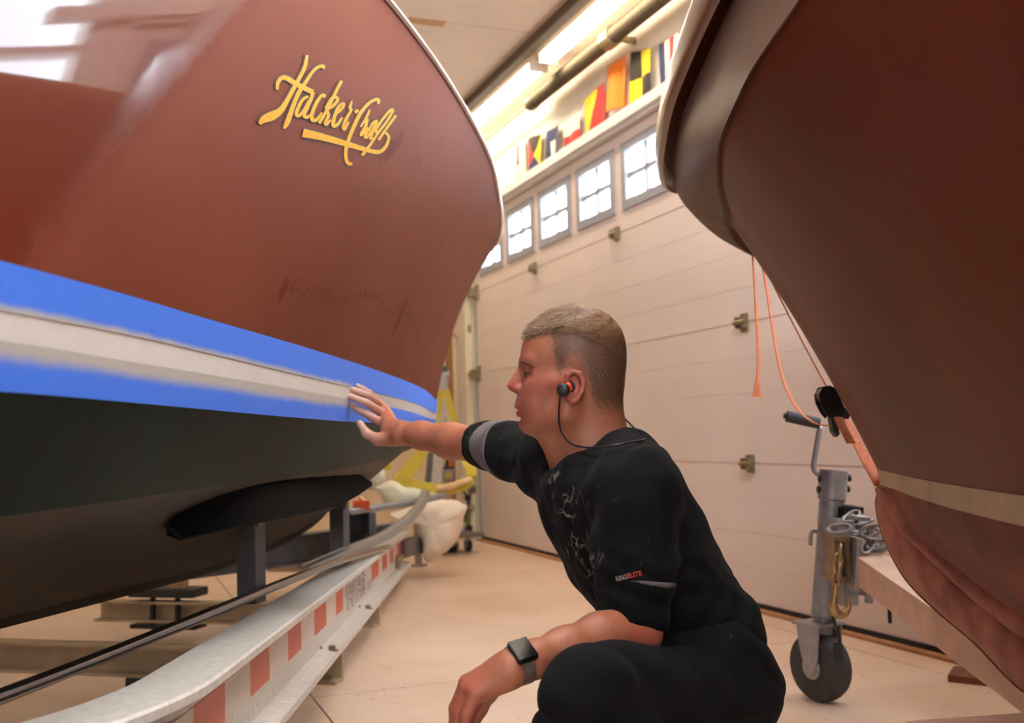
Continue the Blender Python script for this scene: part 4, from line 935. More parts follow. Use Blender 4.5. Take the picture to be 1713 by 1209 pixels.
# wheel with fork
wc = Vector((JB.x, JB.y, 0.10)); axw = Vector((0.86, 0.5, 0)).normalized()
mb = MB(); mb.lathe([(0.03, -0.034), (0.082, -0.034), (0.094, -0.028), (0.100, -0.012), (0.100, 0.012), (0.094, 0.028), (0.082, 0.034), (0.03, 0.034)], wc, axw, 36); wh = obj('wheel', mb, M_rub, TR, smooth=True, angle=40)
mb = MB(); mb.lathe([(0.018, -0.042), (0.034, -0.038), (0.034, 0.038), (0.018, 0.042)], wc, axw, 20); obj('hub', mb, M_galv, wh)
fwd = Vector((-axw.y, axw.x, 0))
for s in (-1, 1):
    mb = MB(); cc = wc+axw*(s*0.045); 
    poly = [cc+Vector((0, 0, 0.125))+fwd*0.045, cc+Vector((0, 0, 0.125))-fwd*0.045, cc+Vector((0, 0, 0.03))-fwd*0.034, cc+Vector((0, 0, -0.018))-fwd*0.012, cc+Vector((0, 0, -0.018))+fwd*0.012, cc+Vector((0, 0, 0.05))+fwd*0.034]
    mb.prism(poly, axw*0.005); obj('fork_leg', mb, M_galv, TR)
mb = MB(); mb.box(wc+Vector((0, 0, 0.124)), (0.105, 0.11, 0.008), Matrix(((axw.x, fwd.x, 0), (axw.y, fwd.y, 0), (0, 0, 1))), bev=0.003); obj('fork_plate', mb, M_galv, TR)
# coupler bracket, plates, studs
mb = MB(); mb.box(tA+Vector((-0.035, 0.05, 0.0)), (0.05, 0.10, 0.24), None, bev=0.006); obj('jack_bracket', mb, M_galv, TR)
def K(u, v, Y=2.93): return atY(u, v, Y)
mb = MB(); a, b = K(1396, 903), K(1424, 973)
for (u0, v0, u1, v1) in ((1396, 900, 1400, 972), (1416, 903, 1424, 975)):
    A, B2 = K(u0, v0), K(u1, v1); mb.prism([A, Vector((B2.x, A.y, A.z)), Vector((B2.x, A.y, B2.z)), Vector((A.x, A.y, B2.z))], (0, 0.10, 0))
A, B2 = K(1396, 966), K(1424, 974); mb.prism([A, Vector((B2.x, A.y, A.z)), Vector((B2.x, A.y, B2.z)), Vector((A.x, A.y, B2.z))], (0, 0.10, 0))
A, B2 = K(1394, 898), K(1424, 906); mb.prism([A, Vector((B2.x, A.y, A.z)), Vector((B2.x, A.y, B2.z)), Vector((A.x, A.y, B2.z))], (0, 0.10, 0))
obj('coupler_loop', mb, mat('worn_coupler', rgb(140, 112, 84), 0.4, metal=0.7, var=0.3, scale=30), TR)
mb = MB(); mb.bar(K(1431, 898), K(1426, 988), 0.016, 0.08, up=(0, 1, 0), bev=0.003); obj('coupler_plate', mb, M_galv, TR)
for (u, v0, v1) in ((1442, 960, 995), (1455, 968, 1008)):
    mb = MB(); mb.tube([K(u, v0, 2.95), K(u-2, v1, 2.95)], 0.012, 10); obj('stud', mb, M_galv, TR)
mb = MB(); mb.ribbon([K(1486, 1005, 2.8), K(1488, 1024, 2.8), K(1489, 1042, 2.8)], 0.009, 0.004, (1, 0, 0)); obj('cable_end', mb, M_blk, TR)
mb = MB(); mb.bar(K(1408, 850, 3.08), K(1436, 852, 3.08), 0.10, 0.02, bev=0.004); mb.lathe([(0.03, 0), (0.03, 0.06)], K(1420, 882, 3.08), (0, 0, 1), 14); obj('winch_drum', mb, M_blk, TR)
mb = MB(); mb.tube(smooth_path([K(1394, 1030, 3.0), K(1398, 1050, 3.0), K(1405, 1070, 3.0), K(1402, 1090, 3.0)], 5), 0.005, 8); A = K(1402, 1090, 3.0); mb.box(A, (0.022, 0.022, 0.05), None, bev=0.003); obj('brake_cable', mb, M_blk, TR)
# safety chains heaped on the coupler, and a hanging hook
CH = thing('safety_chain', 'heap of galvanised chain links on the right trailer coupler', 'chain', K(1440, 910, 2.98))
rr = random.Random(3)
def link_mesh(mb, c, d, n, R=0.021, r=0.0052, L=0.018):
    d = d.normalized(); n = (n-d*n.dot(d)).normalized(); pts = []
    for k in range(20):
        a = 2*math.pi*k/20; x = math.cos(a)*R*0.62; y = math.sin(a)*R
        y += L*0.5*(1 if math.sin(a) > 0 else -1) if abs(math.sin(a)) > 1e-6 else 0
        pts.append(c+n*x+d*y)
    mb.tube(pts, r, 6, closed=True)
cps = [(1404, 884), (1412, 868), (1424, 864), (1437, 866), (1446, 874), (1440, 884), (1428, 884), (1420, 894), (1414, 890), (1432, 893), (1446, 890), (1458, 888), (1466, 894), (1458, 902), (1446, 902), (1472, 900), (1478, 907), (1466, 911), (1452, 912), (1440, 912), (1480, 914), (1472, 918)]
for i, (u, v) in enumerate(cps):
    mb = MB(); Y = 2.95+rr.uniform(-0.05, 0.10)
    link_mesh(mb, K(u, v, Y), Vector((rr.uniform(0.4, 1), rr.uniform(-0.8, 0.8), rr.uniform(-0.35, 0.35))), Vector((rr.uniform(-1, 1), rr.uniform(-1, 1), rr.uniform(-1, 1)))); obj('link', mb, M_galv, CH, smooth=True)
HK = thing('chain_hook', 'brass coloured slip hook hanging on a chain beside the jack', 'hook', K(1398, 985, 2.90))
M_brassy = mat('yellow_zinc', rgb(176, 146, 104), 0.35, metal=0.85, var=0.2, scale=40)
pts = smooth_path([K(1398, 978, 2.9), K(1396, 996, 2.9), K(1394, 1012, 2.9), K(1400, 1026, 2.9), K(1411, 1027, 2.9), K(1419, 1016, 2.9), K(1419, 1000, 2.9)], 6)
mb = MB(); mb.tube(pts, [0.007+0.006*math.sin(math.pi*min(1, i/len(pts)*1.1))for i in range(len(pts))], 10); obj('hook', mb, M_brassy, HK, smooth=True)
for k, (u, v) in enumerate(((1405, 925), (1402, 940), (1403, 955), (1399, 970))):
    mb = MB(); link_mesh(mb, K(u, v, 2.91), Vector((0.15, 0, 1)), Vector((1, 0, 0)) if k % 2 else Vector((0.2, 1, 0)), R=0.016, r=0.0045, L=0.016); obj('link', mb, M_brassy, HK, smooth=True)

# ------------------------------------------------------------------ orange ratchet straps from the bow of the right boat
M_strap = mat('orange_webbing', rgb(206, 110, 62), 0.8, var=0.18, scale=120, stretch=(1, 1, 1))
ST = thing('ratchet_strap', 'orange ratchet strap running down the stem of the dark boat to a black ratchet', 'strap', K(1475, 812, 2.45))
def onstem(v, du):            # just in front of the stem line of the right boat
    u = np.interp(v, [430, 520, 638, 733, 780, 812], [1268, 1319, 1382, 1436, 1468, 1474])
    Y = np.interp(v, [430, 520, 638, 733, 780, 812], [3.09, 2.90, 2.68, 2.52, 2.44, 2.42]); return atY(u+du, v, Y-0.02)
wd_ = (0.35, 0.94, 0)
mb = MB(); mb.ribbon([onstem(v, d) for v, d in ((436, 2), (470, 0), (520, -3), (580, -4), (645, -4))], 0.026, 0.003, wd_); obj('webbing', mb, M_strap, ST)
sA, sB = atY(1411, 697, 2.60), onstem(812, -2)
mb = MB(); mb.ribbon([sA.lerp(sB, k/5) for k in range(6)], [0.020, 0.022, 0.024, 0.026, 0.026, 0.026], 0.004, (0.85, 0.5, 0.3)); obj('webbing', mb, M_strap, ST)
mb = MB(); mb.ribbon([onstem(698, -14), onstem(720, -16), onstem(741, -18)], 0.022, 0.003, (0.85, 0.5, 0.3)); obj('webbing_end', mb, M_strap, ST)
def Rk(u, v): return atY(u, v, 2.60)
mb = MB()
for dy in (-0.02, 0.018):
    poly = [Rk(1366, 660), Rk(1372, 648), Rk(1384, 645), Rk(1394, 650), Rk(1408, 680), Rk(1418, 695), Rk(1415, 701), Rk(1404, 700), Rk(1392, 690), Rk(1384, 700), Rk(1376, 690), Rk(1368, 674)]
    mb.prism([p+Vector((0, dy, 0)) for p in poly], (0, 0.004, 0))
mb.lathe([(0.019, -0.022), (0.019, 0.022)], Rk(1380, 661), (0, 1, 0), 18); mb.lathe([(0.009, -0.03), (0.009, 0.03)], Rk(1408, 694), (0, 1, 0), 12)
obj('ratchet', mb, mat('ratchet_black', rgb(26, 24, 24), 0.4, metal=0.3), ST)
mb = MB(); mb.prism([Rk(1388, 684), Rk(1398, 690), Rk(1405, 726), Rk(1400, 731), Rk(1394, 722)], (0, 0.03, 0)); obj('ratchet_handle', mb, M_blk, ST)
mb = MB(); mb.ribbon(smooth_path([atY(1276, 446, 3.06), atY(1284, 490, 3.0), atY(1297, 575, 2.9), atY(1312, 640, 2.8), atY(1335, 684, 2.7), atY(1362, 707, 2.62), atY(1388, 712, 2.60)], 6), [0.016]*30+[0.020]*7, 0.002, (0.55, 0.83, 0.0)); obj('loose_webbing', mb, M_strap, ST)
mb = MB(); mb.ribbon(smooth_path([atY(1259, 428, 3.1), atY(1262, 470, 3.1), atY(1266, 540, 3.1), atY(1269, 600, 3.1), atY(1267, 645, 3.1), atY(1266, 664, 3.1)], 5), [0.012]*8+[0.017]*6+[0.022]*6+[0.024]*3+[0.032, 0.036, 0.04], 0.0025, [(0.55, 0.8, 0)]*20+[(0.8, 0.5, 0)]*6)
tag(obj('hanging_strap_end', mb, M_strap), 'loose orange strap end hanging straight down from the dark boat bow', 'strap')
# low ramp plate by the door at the right
mb = MB(); A, B2, C2, D2 = atZ(1575, 1143, 0.004), atZ(1592, 1128, 0.004), atZ(1660, 1120, 0.004), atZ(1668, 1148, 0.004)
mb.prism([atZ(1586, 1140, 0.0), atZ(1596, 1124, 0.0), atZ(1690, 1128, 0.0), atZ(1672, 1150, 0.0)], (0, 0, 0.02)); tag(obj('floor_plate', mb, mat('rusty_plate', rgb(120, 66, 48), 0.6, var=0.3)), 'low rust coloured plate on the floor by the garage door under the right tongue', 'plate')
# ================================================================== gear in the far corner
M_yell = mat('yellow_webbing', rgb(196, 176, 66), 0.8, var=0.05, scale=40)
M_canvas = mat('white_canvas', rgb(232, 216, 196), 0.8, var=0.08, scale=10, bump=0.2)
# hoist stand
HS = thing('hoist_stand', 'grey steel stand with a chrome winch head beside the garage door track', 'stand', atZ(722, 892, 0.0))
Yh = 7.4
def Hh(u, v, Y=Yh): return atY(u, v, Y)
base = atY(722, 893, Yh); zf = 0.0
pb_ = Hh(722, 880); pb_.z = 0.0
pt_ = Hh(741, 655)
mb = MB(); mb.bar(Vector((pb_.x, Yh, 0)), pt_, 0.07, 0.05, up=(0, 1, 0), bev=0.004); obj('mast', mb, M_alu, HS)
mb = MB(); mb.bar(Vector((pb_.x-0.075, Yh+0.02, 0)), pt_+Vector((-0.06, 0.02, -0.1)), 0.04, 0.05, up=(0, 1, 0)); obj('mast_channel', mb, M_alud, HS)
mb = MB(); mb.box(Vector((pb_.x, Yh, 0.02)), (0.36, 0.30, 0.04), None, bev=0.006); obj('base_plate', mb, M_blk, HS)
mb = MB(); mb.box(Hh(741, 637), (0.062, 0.06, 0.10), None, bev=0.006); mb.lathe([(0.03, -0.045), (0.03, 0.045)], Hh(741, 628), (1, 0, 0), 14); mb.box(Hh(741, 652), (0.085, 0.05, 0.018), None, bev=0.004)
wn_ = obj('winch_head', mb, mat('winch_zinc', rgb(176, 176, 170), 0.4, metal=0.5, var=0.25, scale=30), HS)
mb = MB(); mb.lathe([(0.034, 0), (0.034, 0.035)], Hh(741, 621), (0, 0, 1), 14); obj('winch_cap', mb, mat('winch_cap_grey', rgb(74, 84, 92), 0.5), wn_)
mb = MB(); mb.bar(Hh(750, 676), Hh(752, 706), 0.036, 0.03, up=(0, 1, 0), bev=0.006); obj('handle', mb, M_canvas, HS)
# yellow lifting slings
SL = thing('lifting_sling', 'yellow lifting sling draped from the winch head down to the white bag', 'sling', Hh(700, 820, 7.0))
mb = MB(); mb.ribbon(smooth_path([Hh(736, 652, 7.2), Hh(730, 690, 7.2), Hh(722, 730, 7.15), Hh(700, 764, 7.1), Hh(682, 790, 7.05), Hh(668, 806, 7.0)], 5), [0.055]*8+[0.08]*8+[0.10]*10, 0.006, (1, 0.1, -0.35)); obj('webbing', mb, M_yell, SL)
mb = MB(); mb.ribbon(smooth_path([Hh(745, 652, 7.22), Hh(756, 690, 7.22), Hh(766, 730, 7.2), Hh(778, 765, 7.1), Hh(788, 785, 7.0), Hh(786, 802, 6.95), Hh(770, 814, 6.9), Hh(735, 818, 6.9), Hh(690, 810, 6.9), Hh(664, 802, 6.95)], 5), [0.05]*8+[0.065]*8+[0.072]*31, 0.006, [(1, 0.1, 0.2)]*24+[(0.2, 0.5, 1)]*23); obj('webbing', mb, M_yell, SL)
mb = MB(); mb.tube(smooth_path([Hh(731, 818, 6.84), Hh(752, 814, 6.84), Hh(770, 808, 6.86), Hh(786, 801, 6.9)], 5), 0.036, 12, flat=0.62, up=(0, 0, 1)); obj('sleeve', mb, mat('leather_sleeve', rgb(222, 190, 142), 0.7), SL, smooth=True)
mb = MB(); mb.ribbon(smooth_path([Hh(736, 590, 7.6), Hh(735, 610, 7.6), Hh(733, 626, 7.58)], 4), 0.02, 0.004, (1, 0, 0)); obj('webbing', mb, M_yell, SL)
mb = MB(); mb.ribbon(smooth_path([Hh(638, 768, 6.9), Hh(646, 776, 6.9), Hh(650, 786, 6.9)], 4), 0.05, 0.005, (1, 0.2, 0.4)); obj('webbing', mb, M_yell, SL)
# white canvas bags
def sack(name, label, pts, Y, thick, seed, M=M_canvas, group=None):
    """a soft filled bag: outline pts (px), pillow-shaped in depth"""
    r = random.Random(seed); C2 = Vector((sum(p[0] for p in pts)/len(pts), sum(p[1] for p in pts)/len(pts), 0))
    n = len(pts); out = smooth_path([Vector((p[0], p[1], 0)) for p in pts+[pts[0]]], 4)[:-1]
    mb = MB(); rings = []
    for k in range(-8, 9):
        a = k/8*math.pi/2; f = math.cos(a)**0.55 if abs(k) < 8 else 0.02; dz = math.sin(a)*thick/2
        ring = []
        for i, p in enumerate(out):
            q = C2+(p-C2)*f; wob = math.sin(i*0.9+seed)*math.cos(k*0.7+i*0.31)*0.012*f
            P = atY(q.x, q.y, Y); P = P+Vector((wob*0.3, dz+wob, wob*0.5)); P.z = max(P.z, 0.002); ring.append(P)
        rings.append(ring+[ring[0]])
    mb.grid(rings); mb.f.append(list(range(len(out)))); mb.mi.append(0); o = 16*(len(out)+1); mb.f.append([o+i for i in range(len(out))]); mb.mi.append(0)
    return tag(obj(name, mb, M, None, smooth=True), label, 'bag', group)
sack('canvas_bag', 'big white canvas bag slumped at the front of the left trailer', [(652, 858), (690, 846), (712, 836), (745, 836), (768, 838), (781, 848), (776, 866), (772, 888), (758, 912), (735, 930), (712, 938), (706, 905), (693, 874), (665, 868)], 6.15, 0.34, 2)
sack('cloth_bundle', 'pale greenish cloth bundle on top of the white canvas bag', [(627, 815), (655, 804), (672, 814), (700, 818), (728, 826), (738, 834), (700, 846), (660, 848), (645, 842)], 6.3, 0.25, 5, mat('pale_cloth', rgb(222, 214, 192), 0.85, var=0.12, scale=5, dark=rgb(206, 216, 196), bump=0.2))
sack('cloth_bundle', 'pale cloth hanging under the runabout bow behind the black bunk', [(607, 788), (628, 776), (640, 786), (645, 800), (640, 814), (628, 820), (612, 812)], 6.6, 0.18, 9, mat('pale_green_cloth', rgb(214, 216, 196), 0.85, var=0.12, scale=6, bump=0.2))
# prop stand below the bag
PS = thing('prop_stand', 'short steel prop with a round foot plate under the white canvas bag', 'stand', atZ(700, 946, 0))
f0 = atZ(700, 946, 0)
mb = MB(); mb.lathe([(0.0, 0), (0.055, 0), (0.055, 0.010), (0.02, 0.016)], f0, (0, 0, 1), 20); obj('foot_plate', mb, M_galv, PS)
mb = MB(); mb.lathe([(0.024, 0.012), (0.024, 0.30)], f0, (0, 0, 1), 16); obj('tube', mb, M_galv, PS, smooth=True, angle=40)
# red box and dark battery box on the trailer tongue
rb_ = thing('toolbox', 'small orange red box with a pale grip behind the black bunk', 'box', atY(605, 853, 5.2))
mb = MB(); mb.box(atY(604, 845, 5.25), (0.075, 0.08, 0.05), Matrix.Rotation(0.3, 3, 'Z'), bev=0.004); obj('body', mb, mat('orange_plastic', rgb(226, 82, 40), 0.4), rb_)
mb = MB(); mb.bar(atY(603, 833, 5.25), atY(610, 841, 5.22), 0.02, 0.018, bev=0.004); obj('grip', mb, mat('pale_grip', rgb(226, 160, 120), 0.5), rb_)
bb = thing('battery_box', 'black box with a grey end standing on the far end of the left trailer', 'box', atY(600, 890, 5.3))
mb = MB(); mb.box(atY(594, 873, 5.35), (0.17, 0.18, 0.10), Matrix.Rotation(0.25, 3, 'Z'), bev=0.005); obj('case', mb, M_blk, bb)
mb = MB(); mb.box(atY(620, 874, 5.30), (0.034, 0.19, 0.11), Matrix.Rotation(0.25, 3, 'Z'), bev=0.004); obj('end_plate', mb, M_gray, bb)
mb = MB(); q = atY(594, 873, 5.35); mb.box(Vector((q.x, q.y, (q.z-0.05+0.24)/2)), (0.12, 0.12, abs(q.z-0.05-0.24)+0.01), None); obj('bracket', mb, M_blk, bb)
# caster dolly, sprayer and bottles beside the track
dl = thing('caster_dolly', 'small dark caster dolly on the floor behind the white canvas bag', 'dolly', atZ(745, 930, 0))
c0 = atZ(742, 928, 0)
for (dx, dy) in ((0, 0), (0.16, 0.16)):
    mb = MB(); mb.lathe([(0.01, -0.016), (0.04, -0.016), (0.045, 0), (0.04, 0.016), (0.01, 0.016)], c0+Vector((dx, dy, 0.045)), (0.9, 0.4, 0), 18); obj('wheel', mb, M_blk, dl, smooth=True, angle=40)
    mb = MB(); mb.box(c0+Vector((dx, dy, 0.07)), (0.03, 0.06, 0.09), None, bev=0.004); obj('fork', mb, M_galv, dl)
mb = MB(); mb.box(c0+Vector((0.08, 0.08, 0.125)), (0.30, 0.28, 0.025), Matrix.Rotation(0.5, 3, 'Z'), bev=0.005); obj('platform', mb, M_alud, dl)
sgn = thing('tool_caddy', 'blue and yellow labelled tin with pliers handles hung by the track', 'tin', atY(748, 800, 7.6))
mb = MB(); mb.box(atY(747, 792, 7.6), (0.095, 0.05, 0.095), None, bev=0.004); obj('tin', mb, mat('tin_blue', rgb(150, 160, 190), 0.5), sgn)
mb = MB(); mb.box(atY(749, 795, 7.57), (0.052, 0.012, 0.05), None); obj('label_patch', mb, mat('label_yellow', rgb(206, 176, 60), 0.6), sgn)
mb = MB(); mb.box(atY(747, 782, 7.6), (0.11, 0.06, 0.014), None, bev=0.003); obj('lid', mb, M_blk, sgn)
for (u0, v0, u1, v1, c_) in ((742, 780, 739, 764, 1), (752, 780, 756, 763, 1), (747, 780, 748, 766, 0)):
    mb = MB(); mb.tube([atY(u0, v0, 7.6), atY(u1, v1, 7.6)], 0.010, 8); obj('handle', mb, mat('handle_orange', rgb(206, 112, 60), 0.5) if c_ else M_blk, sgn)
mb = MB(); q = atY(747, 802, 7.6); mb.box(Vector((q.x, q.y+0.02, q.z/2)), (0.07, 0.04, q.z), None); obj('stand_board', mb, mat('stand_wood', rgb(206, 170, 122), 0.7), sgn)
ga = thing('spray_gun_rack', 'cluster of dark fittings and gauges on a rod beside the door track', 'rack', atZ(783, 904, 0))
q = atZ(783, 904, 0); 
mb = MB(); mb.tube([q, atY(786, 806, q.y)], 0.016, 10); obj('rod', mb, M_galv, ga)
for (u, v, r_, m_) in ((787, 812, 0.028, M_galv), (782, 832, 0.026, M_blk), (788, 850, 0.030, M_zinc), (780, 868, 0.030, mat('green_bottle', rgb(96, 112, 40), 0.4)), (784, 884, 0.032, M_blk)):
    mb = MB(); mb.lathe([(0.005, -r_), (r_*0.8, -r_*0.7), (r_, 0), (r_*0.8, r_*0.7), (0.005, r_)], atY(u, v, q.y-0.03), (0.3, -0.2, 1), 12); obj('fitting', mb, m_, ga, smooth=True)
mb = MB(); mb.tube(smooth_path([atY(772, 815, 7.3), atY(780, 830, 7.35), atY(783, 848, 7.4), atY(778, 866, 7.45)], 5), 0.008, 8); obj('hose', mb, M_blk, ga)
# cream hose on the far wall
mb = MB()
def farwall(u, v):
    d = ray(u, v); c = Vector((0, 0, CAM_H)); P = W(AL0+0.02, 0, 0); t = (P-c).dot(RU)/d.dot(RU); return c+d*t
mb.tube(smooth_path([farwall(720, 532), farwall(745, 541), farwall(760, 556), farwall(769, 575), farwall(776, 598), farwall(781, 625), farwall(782, 660)], 6), 0.011, 8)
tag(obj('wall_hose', mb, mat('cream_hose', rgb(226, 192, 154), 0.6), None, smooth=True), 'cream coloured hose curving down the tan wall beside the door track', 'hose')
# ================================================================== the man
class SDF:
    """a small signed-distance sculpting grid, turned into a mesh by surface nets"""
    def __init__(s, lo, hi, h):
        s.lo = np.array(lo, np.float32); s.h = h; s.n = np.ceil((np.array(hi)-np.array(lo))/h).astype(int)+1
        s.d = np.full(s.n, 0.2, np.float32)
    def _sub(s, lo, hi):
        i0 = np.clip(np.floor((np.array(lo)-s.lo)/s.h).astype(int), 0, s.n-1); i1 = np.clip(np.ceil((np.array(hi)-s.lo)/s.h).astype(int)+1, 1, s.n)
        sl = tuple(slice(a, b) for a, b in zip(i0, i1))
        ax = [s.lo[k]+s.h*np.arange(i0[k], i1[k], dtype=np.float32) for k in range(3)]
        return sl, np.meshgrid(*ax, indexing='ij', sparse=True)
    def _op(s, sl, v, k, mode):
        a = s.d[sl]
        if mode == 'add':
            if k > 0: hh = np.maximum(k-np.abs(a-v), 0)/k; s.d[sl] = np.minimum(a, v)-hh*hh*k*0.25
            else: s.d[sl] = np.minimum(a, v)
        else:
            b = -v
            if k > 0: hh = np.maximum(k-np.abs(a-b), 0)/k; s.d[sl] = np.maximum(a, b)+hh*hh*k*0.25
            else: s.d[sl] = np.maximum(a, b)
    def rc(s, a, b, r1, r2, k=0.015, mode='add'):
        a = np.array(a, np.float32); b = np.array(b, np.float32); m = max(r1, r2)+0.05+k
        sl, (X, Y, Z) = s._sub(np.minimum(a, b)-m, np.maximum(a, b)+m)
        ab = b-a; L2 = float(ab@ab)+1e-12
        t = np.clip(((X-a[0])*ab[0]+(Y-a[1])*ab[1]+(Z-a[2])*ab[2])/L2, 0, 1)
        v = np.sqrt((X-a[0]-t*ab[0])**2+(Y-a[1]-t*ab[1])**2+(Z-a[2]-t*ab[2])**2)-(r1+(r2-r1)*t)
        s._op(sl, v, k, mode)
    def chain(s, pts, rs, k=0.008, mode='add'):
        for i in range(len(pts)-1): s.rc(pts[i], pts[i+1], rs[i], rs[i+1], k, mode)
    def ell(s, c, r, k=0.015, mode='add', ax=None):
        c = np.array(c, np.float32); r = np.array(r, np.float32); m = float(max(r))+0.05+k
        sl, (X, Y, Z) = s._sub(c-m, c+m)
        A = np.eye(3, dtype=np.float32) if ax is None else np.array(ax, np.float32)
        q = [((X-c[0])*A[i, 0]+(Y-c[1])*A[i, 1]+(Z-c[2])*A[i, 2]) for i in range(3)]
        k0 = np.sqrt((q[0]/r[0])**2+(q[1]/r[1])**2+(q[2]/r[2])**2); k1 = np.sqrt((q[0]/r[0]**2)**2+(q[1]/r[1]**2)**2+(q[2]/r[2]**2)**2)+1e-9
        s._op(sl, k0*(k0-1)/k1, k, mode)
    def plane_cut(s, p, n, k=0.0):               # removes the side the normal points to
        p = np.array(p, np.float32); n = np.array(n, np.float32); n /= np.linalg.norm(n)
        sl, (X, Y, Z) = s._sub(s.lo, s.lo+s.h*s.n)
        v = (X-p[0])*n[0]+(Y-p[1])*n[1]+(Z-p[2])*n[2]
        s.d = np.maximum(s.d, v.astype(np.float32))
    def coords(s):
        ax = [s.lo[k]+s.h*np.arange(s.n[k], dtype=np.float32) for k in range(3)]
        return np.meshgrid(*ax, indexing='ij', sparse=True)
    def mesh(s):
        d = s.d.copy(); d[[0, -1]] = np.maximum(d[[0, -1]], 1e-3); d[:, [0, -1]] = np.maximum(d[:, [0, -1]], 1e-3); d[:, :, [0, -1]] = np.maximum(d[:, :, [0, -1]], 1e-3)
        S = d < 0; nx, ny, nz = d.shape
        cnt = np.zeros((nx-1, ny-1, nz-1), np.int8)
        for a in (0, 1):
            for b in (0, 1):
                for c in (0, 1): cnt += S[a:nx-1+a, b:ny-1+b, c:nz-1+c]
        act = np.argwhere((cnt > 0) & (cnt < 8)); idx = -np.ones(cnt.shape, np.int32); idx[tuple(act.T)] = np.arange(len(act))
        acc = np.zeros((len(act), 3)); num = np.zeros(len(act))
        corners = [(a, b, c) for a in (0, 1) for b in (0, 1) for c in (0, 1)]
        for i, p in enumerate(corners):
            for q in corners[i+1:]:
                if sum(abs(p[k]-q[k]) for k in range(3)) != 1: continue
                A = d[act[:, 0]+p[0], act[:, 1]+p[1], act[:, 2]+p[2]]; B = d[act[:, 0]+q[0], act[:, 1]+q[1], act[:, 2]+q[2]]
                m = (A < 0) != (B < 0); t = np.where(m, A/np.where(m, A-B, 1), 0)
                acc += np.where(m[:, None], np.array(p)+t[:, None]*(np.array(q)-np.array(p)), 0); num += m
        V = (act+acc/num[:, None])*s.h+s.lo
        Fs = []
        for ax in range(3):
            o = [k for k in range(3) if k != ax]
            sh = [slice(None)]*3; sh[ax] = slice(0, -1); s2 = [slice(None)]*3; s2[ax] = slice(1, None)
            ch = S[tuple(sh)] != S[tuple(s2)]; E = np.argwhere(ch)
            E = E[(E[:, o[0]] > 0) & (E[:, o[1]] > 0)]
            inside = S[tuple(E.T)]
            def cell(da, db):
                c = E.copy(); c[:, o[0]] -= da; c[:, o[1]] -= db; return idx[tuple(c.T)]
            q = np.stack([cell(0, 0), cell(1, 0), cell(1, 1), cell(0, 1)], 1)
            flip = inside if ax != 1 else ~inside
            q[~flip] = q[~flip][:, ::-1]; Fs.append(q)
        return V, np.concatenate(Fs)
def relax(V, Fq, it=2):
    for _ in range(it):
        A = np.zeros_like(V); n = np.zeros(len(V))
        for k in range(4):
            np.add.at(A, Fq[:, k], V[Fq[:, (k+1) % 4]]+V[Fq[:, (k+3) % 4]]); np.add.at(n, Fq[:, k], 2)
        V = V*0.5+0.5*A/np.maximum(n, 1)[:, None]
    return V
def npmesh(name, V, Fq, mats, parent, cols=None):
    me = bpy.data.meshes.new(name); me.vertices.add(len(V)); me.vertices.foreach_set('co', V.astype(np.float32).ravel())
    me.loops.add(len(Fq)*4); me.loops.foreach_set('vertex_index', Fq.astype(np.int32).ravel())
    me.polygons.add(len(Fq)); me.polygons.foreach_set('loop_start', np.arange(0, len(Fq)*4, 4, dtype=np.int32)); 
    me.update(calc_edges=True); me.validate()
    for m in mats: me.materials.append(m)
    if cols is not None:
        ca_ = me.color_attributes.new('mask', 'FLOAT_COLOR', 'POINT'); c4 = np.ones((len(V), 4), np.float32); c4[:, :cols.shape[1]] = cols; ca_.data.foreach_set('color', c4.ravel())
    me.shade_smooth()
    return link(name, me, parent)
def pj(V):                                            # photo pixels of points
    R_ = np.array(CAM_M.to_3x3()); q = (V-np.array([0, 0, CAM_H]))@R_; return CXP+F_PX*q[:, 0]/-q[:, 2], CYP-F_PX*q[:, 1]/-q[:, 2]
def sm(a, b, x): t = np.clip((x-a)/(b-a), 0, 1); return t*t*(3-2*t)

YH = 1.87
def HD(u, v, lat=0.0):
    p = atY(u, v, YH); return np.array([p.x, p.y-lat, p.z])
def PT(u, v, Y): return np.array(atY(u, v, Y))
MAN = thing('person', 'crouching man in black top and trousers, one hand on the white stripe', 'person', (0.28, 1.8, 0.0))

# ---------------------------------------------------------------- head and neck
hd = SDF(HD(835, 505)-np.array([0, 0.13, 0.42]), HD(1100, 500)+np.array([0, 0.13, 0]), 0.0021)
CR_C, CR_R = HD(963, 592), (0.0895, 0.0765, 0.0835)
hd.ell(CR_C, CR_R, 0.0)
hd.ell(HD(988, 628), (0.058, 0.064, 0.062), 0.02)
hd.ell(HD(914, 640), (0.043, 0.056, 0.080), 0.02)
hd.ell(HD(907, 593), (0.0345, 0.056, 0.046), 0.02)
for s in (-1, 1):
    hd.rc(HD(878, 607, 0.008*s), HD(889, 604, 0.042*s), 0.0085, 0.010, 0.012)
    hd.rc(HD(892, 644, 0.042*s), HD(940, 640, 0.062*s), 0.014, 0.012, 0.02)
    hd.ell(HD(900, 672, 0.030*s), (0.030, 0.024, 0.034), 0.02)
    hd.rc(HD(951, 655, 0.058*s), HD(943, 694, 0.050*s), 0.015, 0.016, 0.02)
    hd.rc(HD(943, 694, 0.050*s), HD(888, 711, 0.016*s), 0.016, 0.013, 0.02)
hd.ell(HD(884, 678), (0.024, 0.030, 0.028), 0.012)
hd.ell(HD(884, 709), (0.0165, 0.022, 0.0135), 0.012)
hd.rc(HD(900, 700), HD(955, 695), 0.026, 0.048, 0.02)
# sockets, lids, lips
for s in (-1, 1):
    hd.ell(HD(873, 624, 0.036*s), (0.0155, 0.016, 0.0105), 0.010, 'sub')
    hd.ell(HD(889.5, 625, 0.031*s), (0.0122, 0.0135, 0.0115), 0.004)
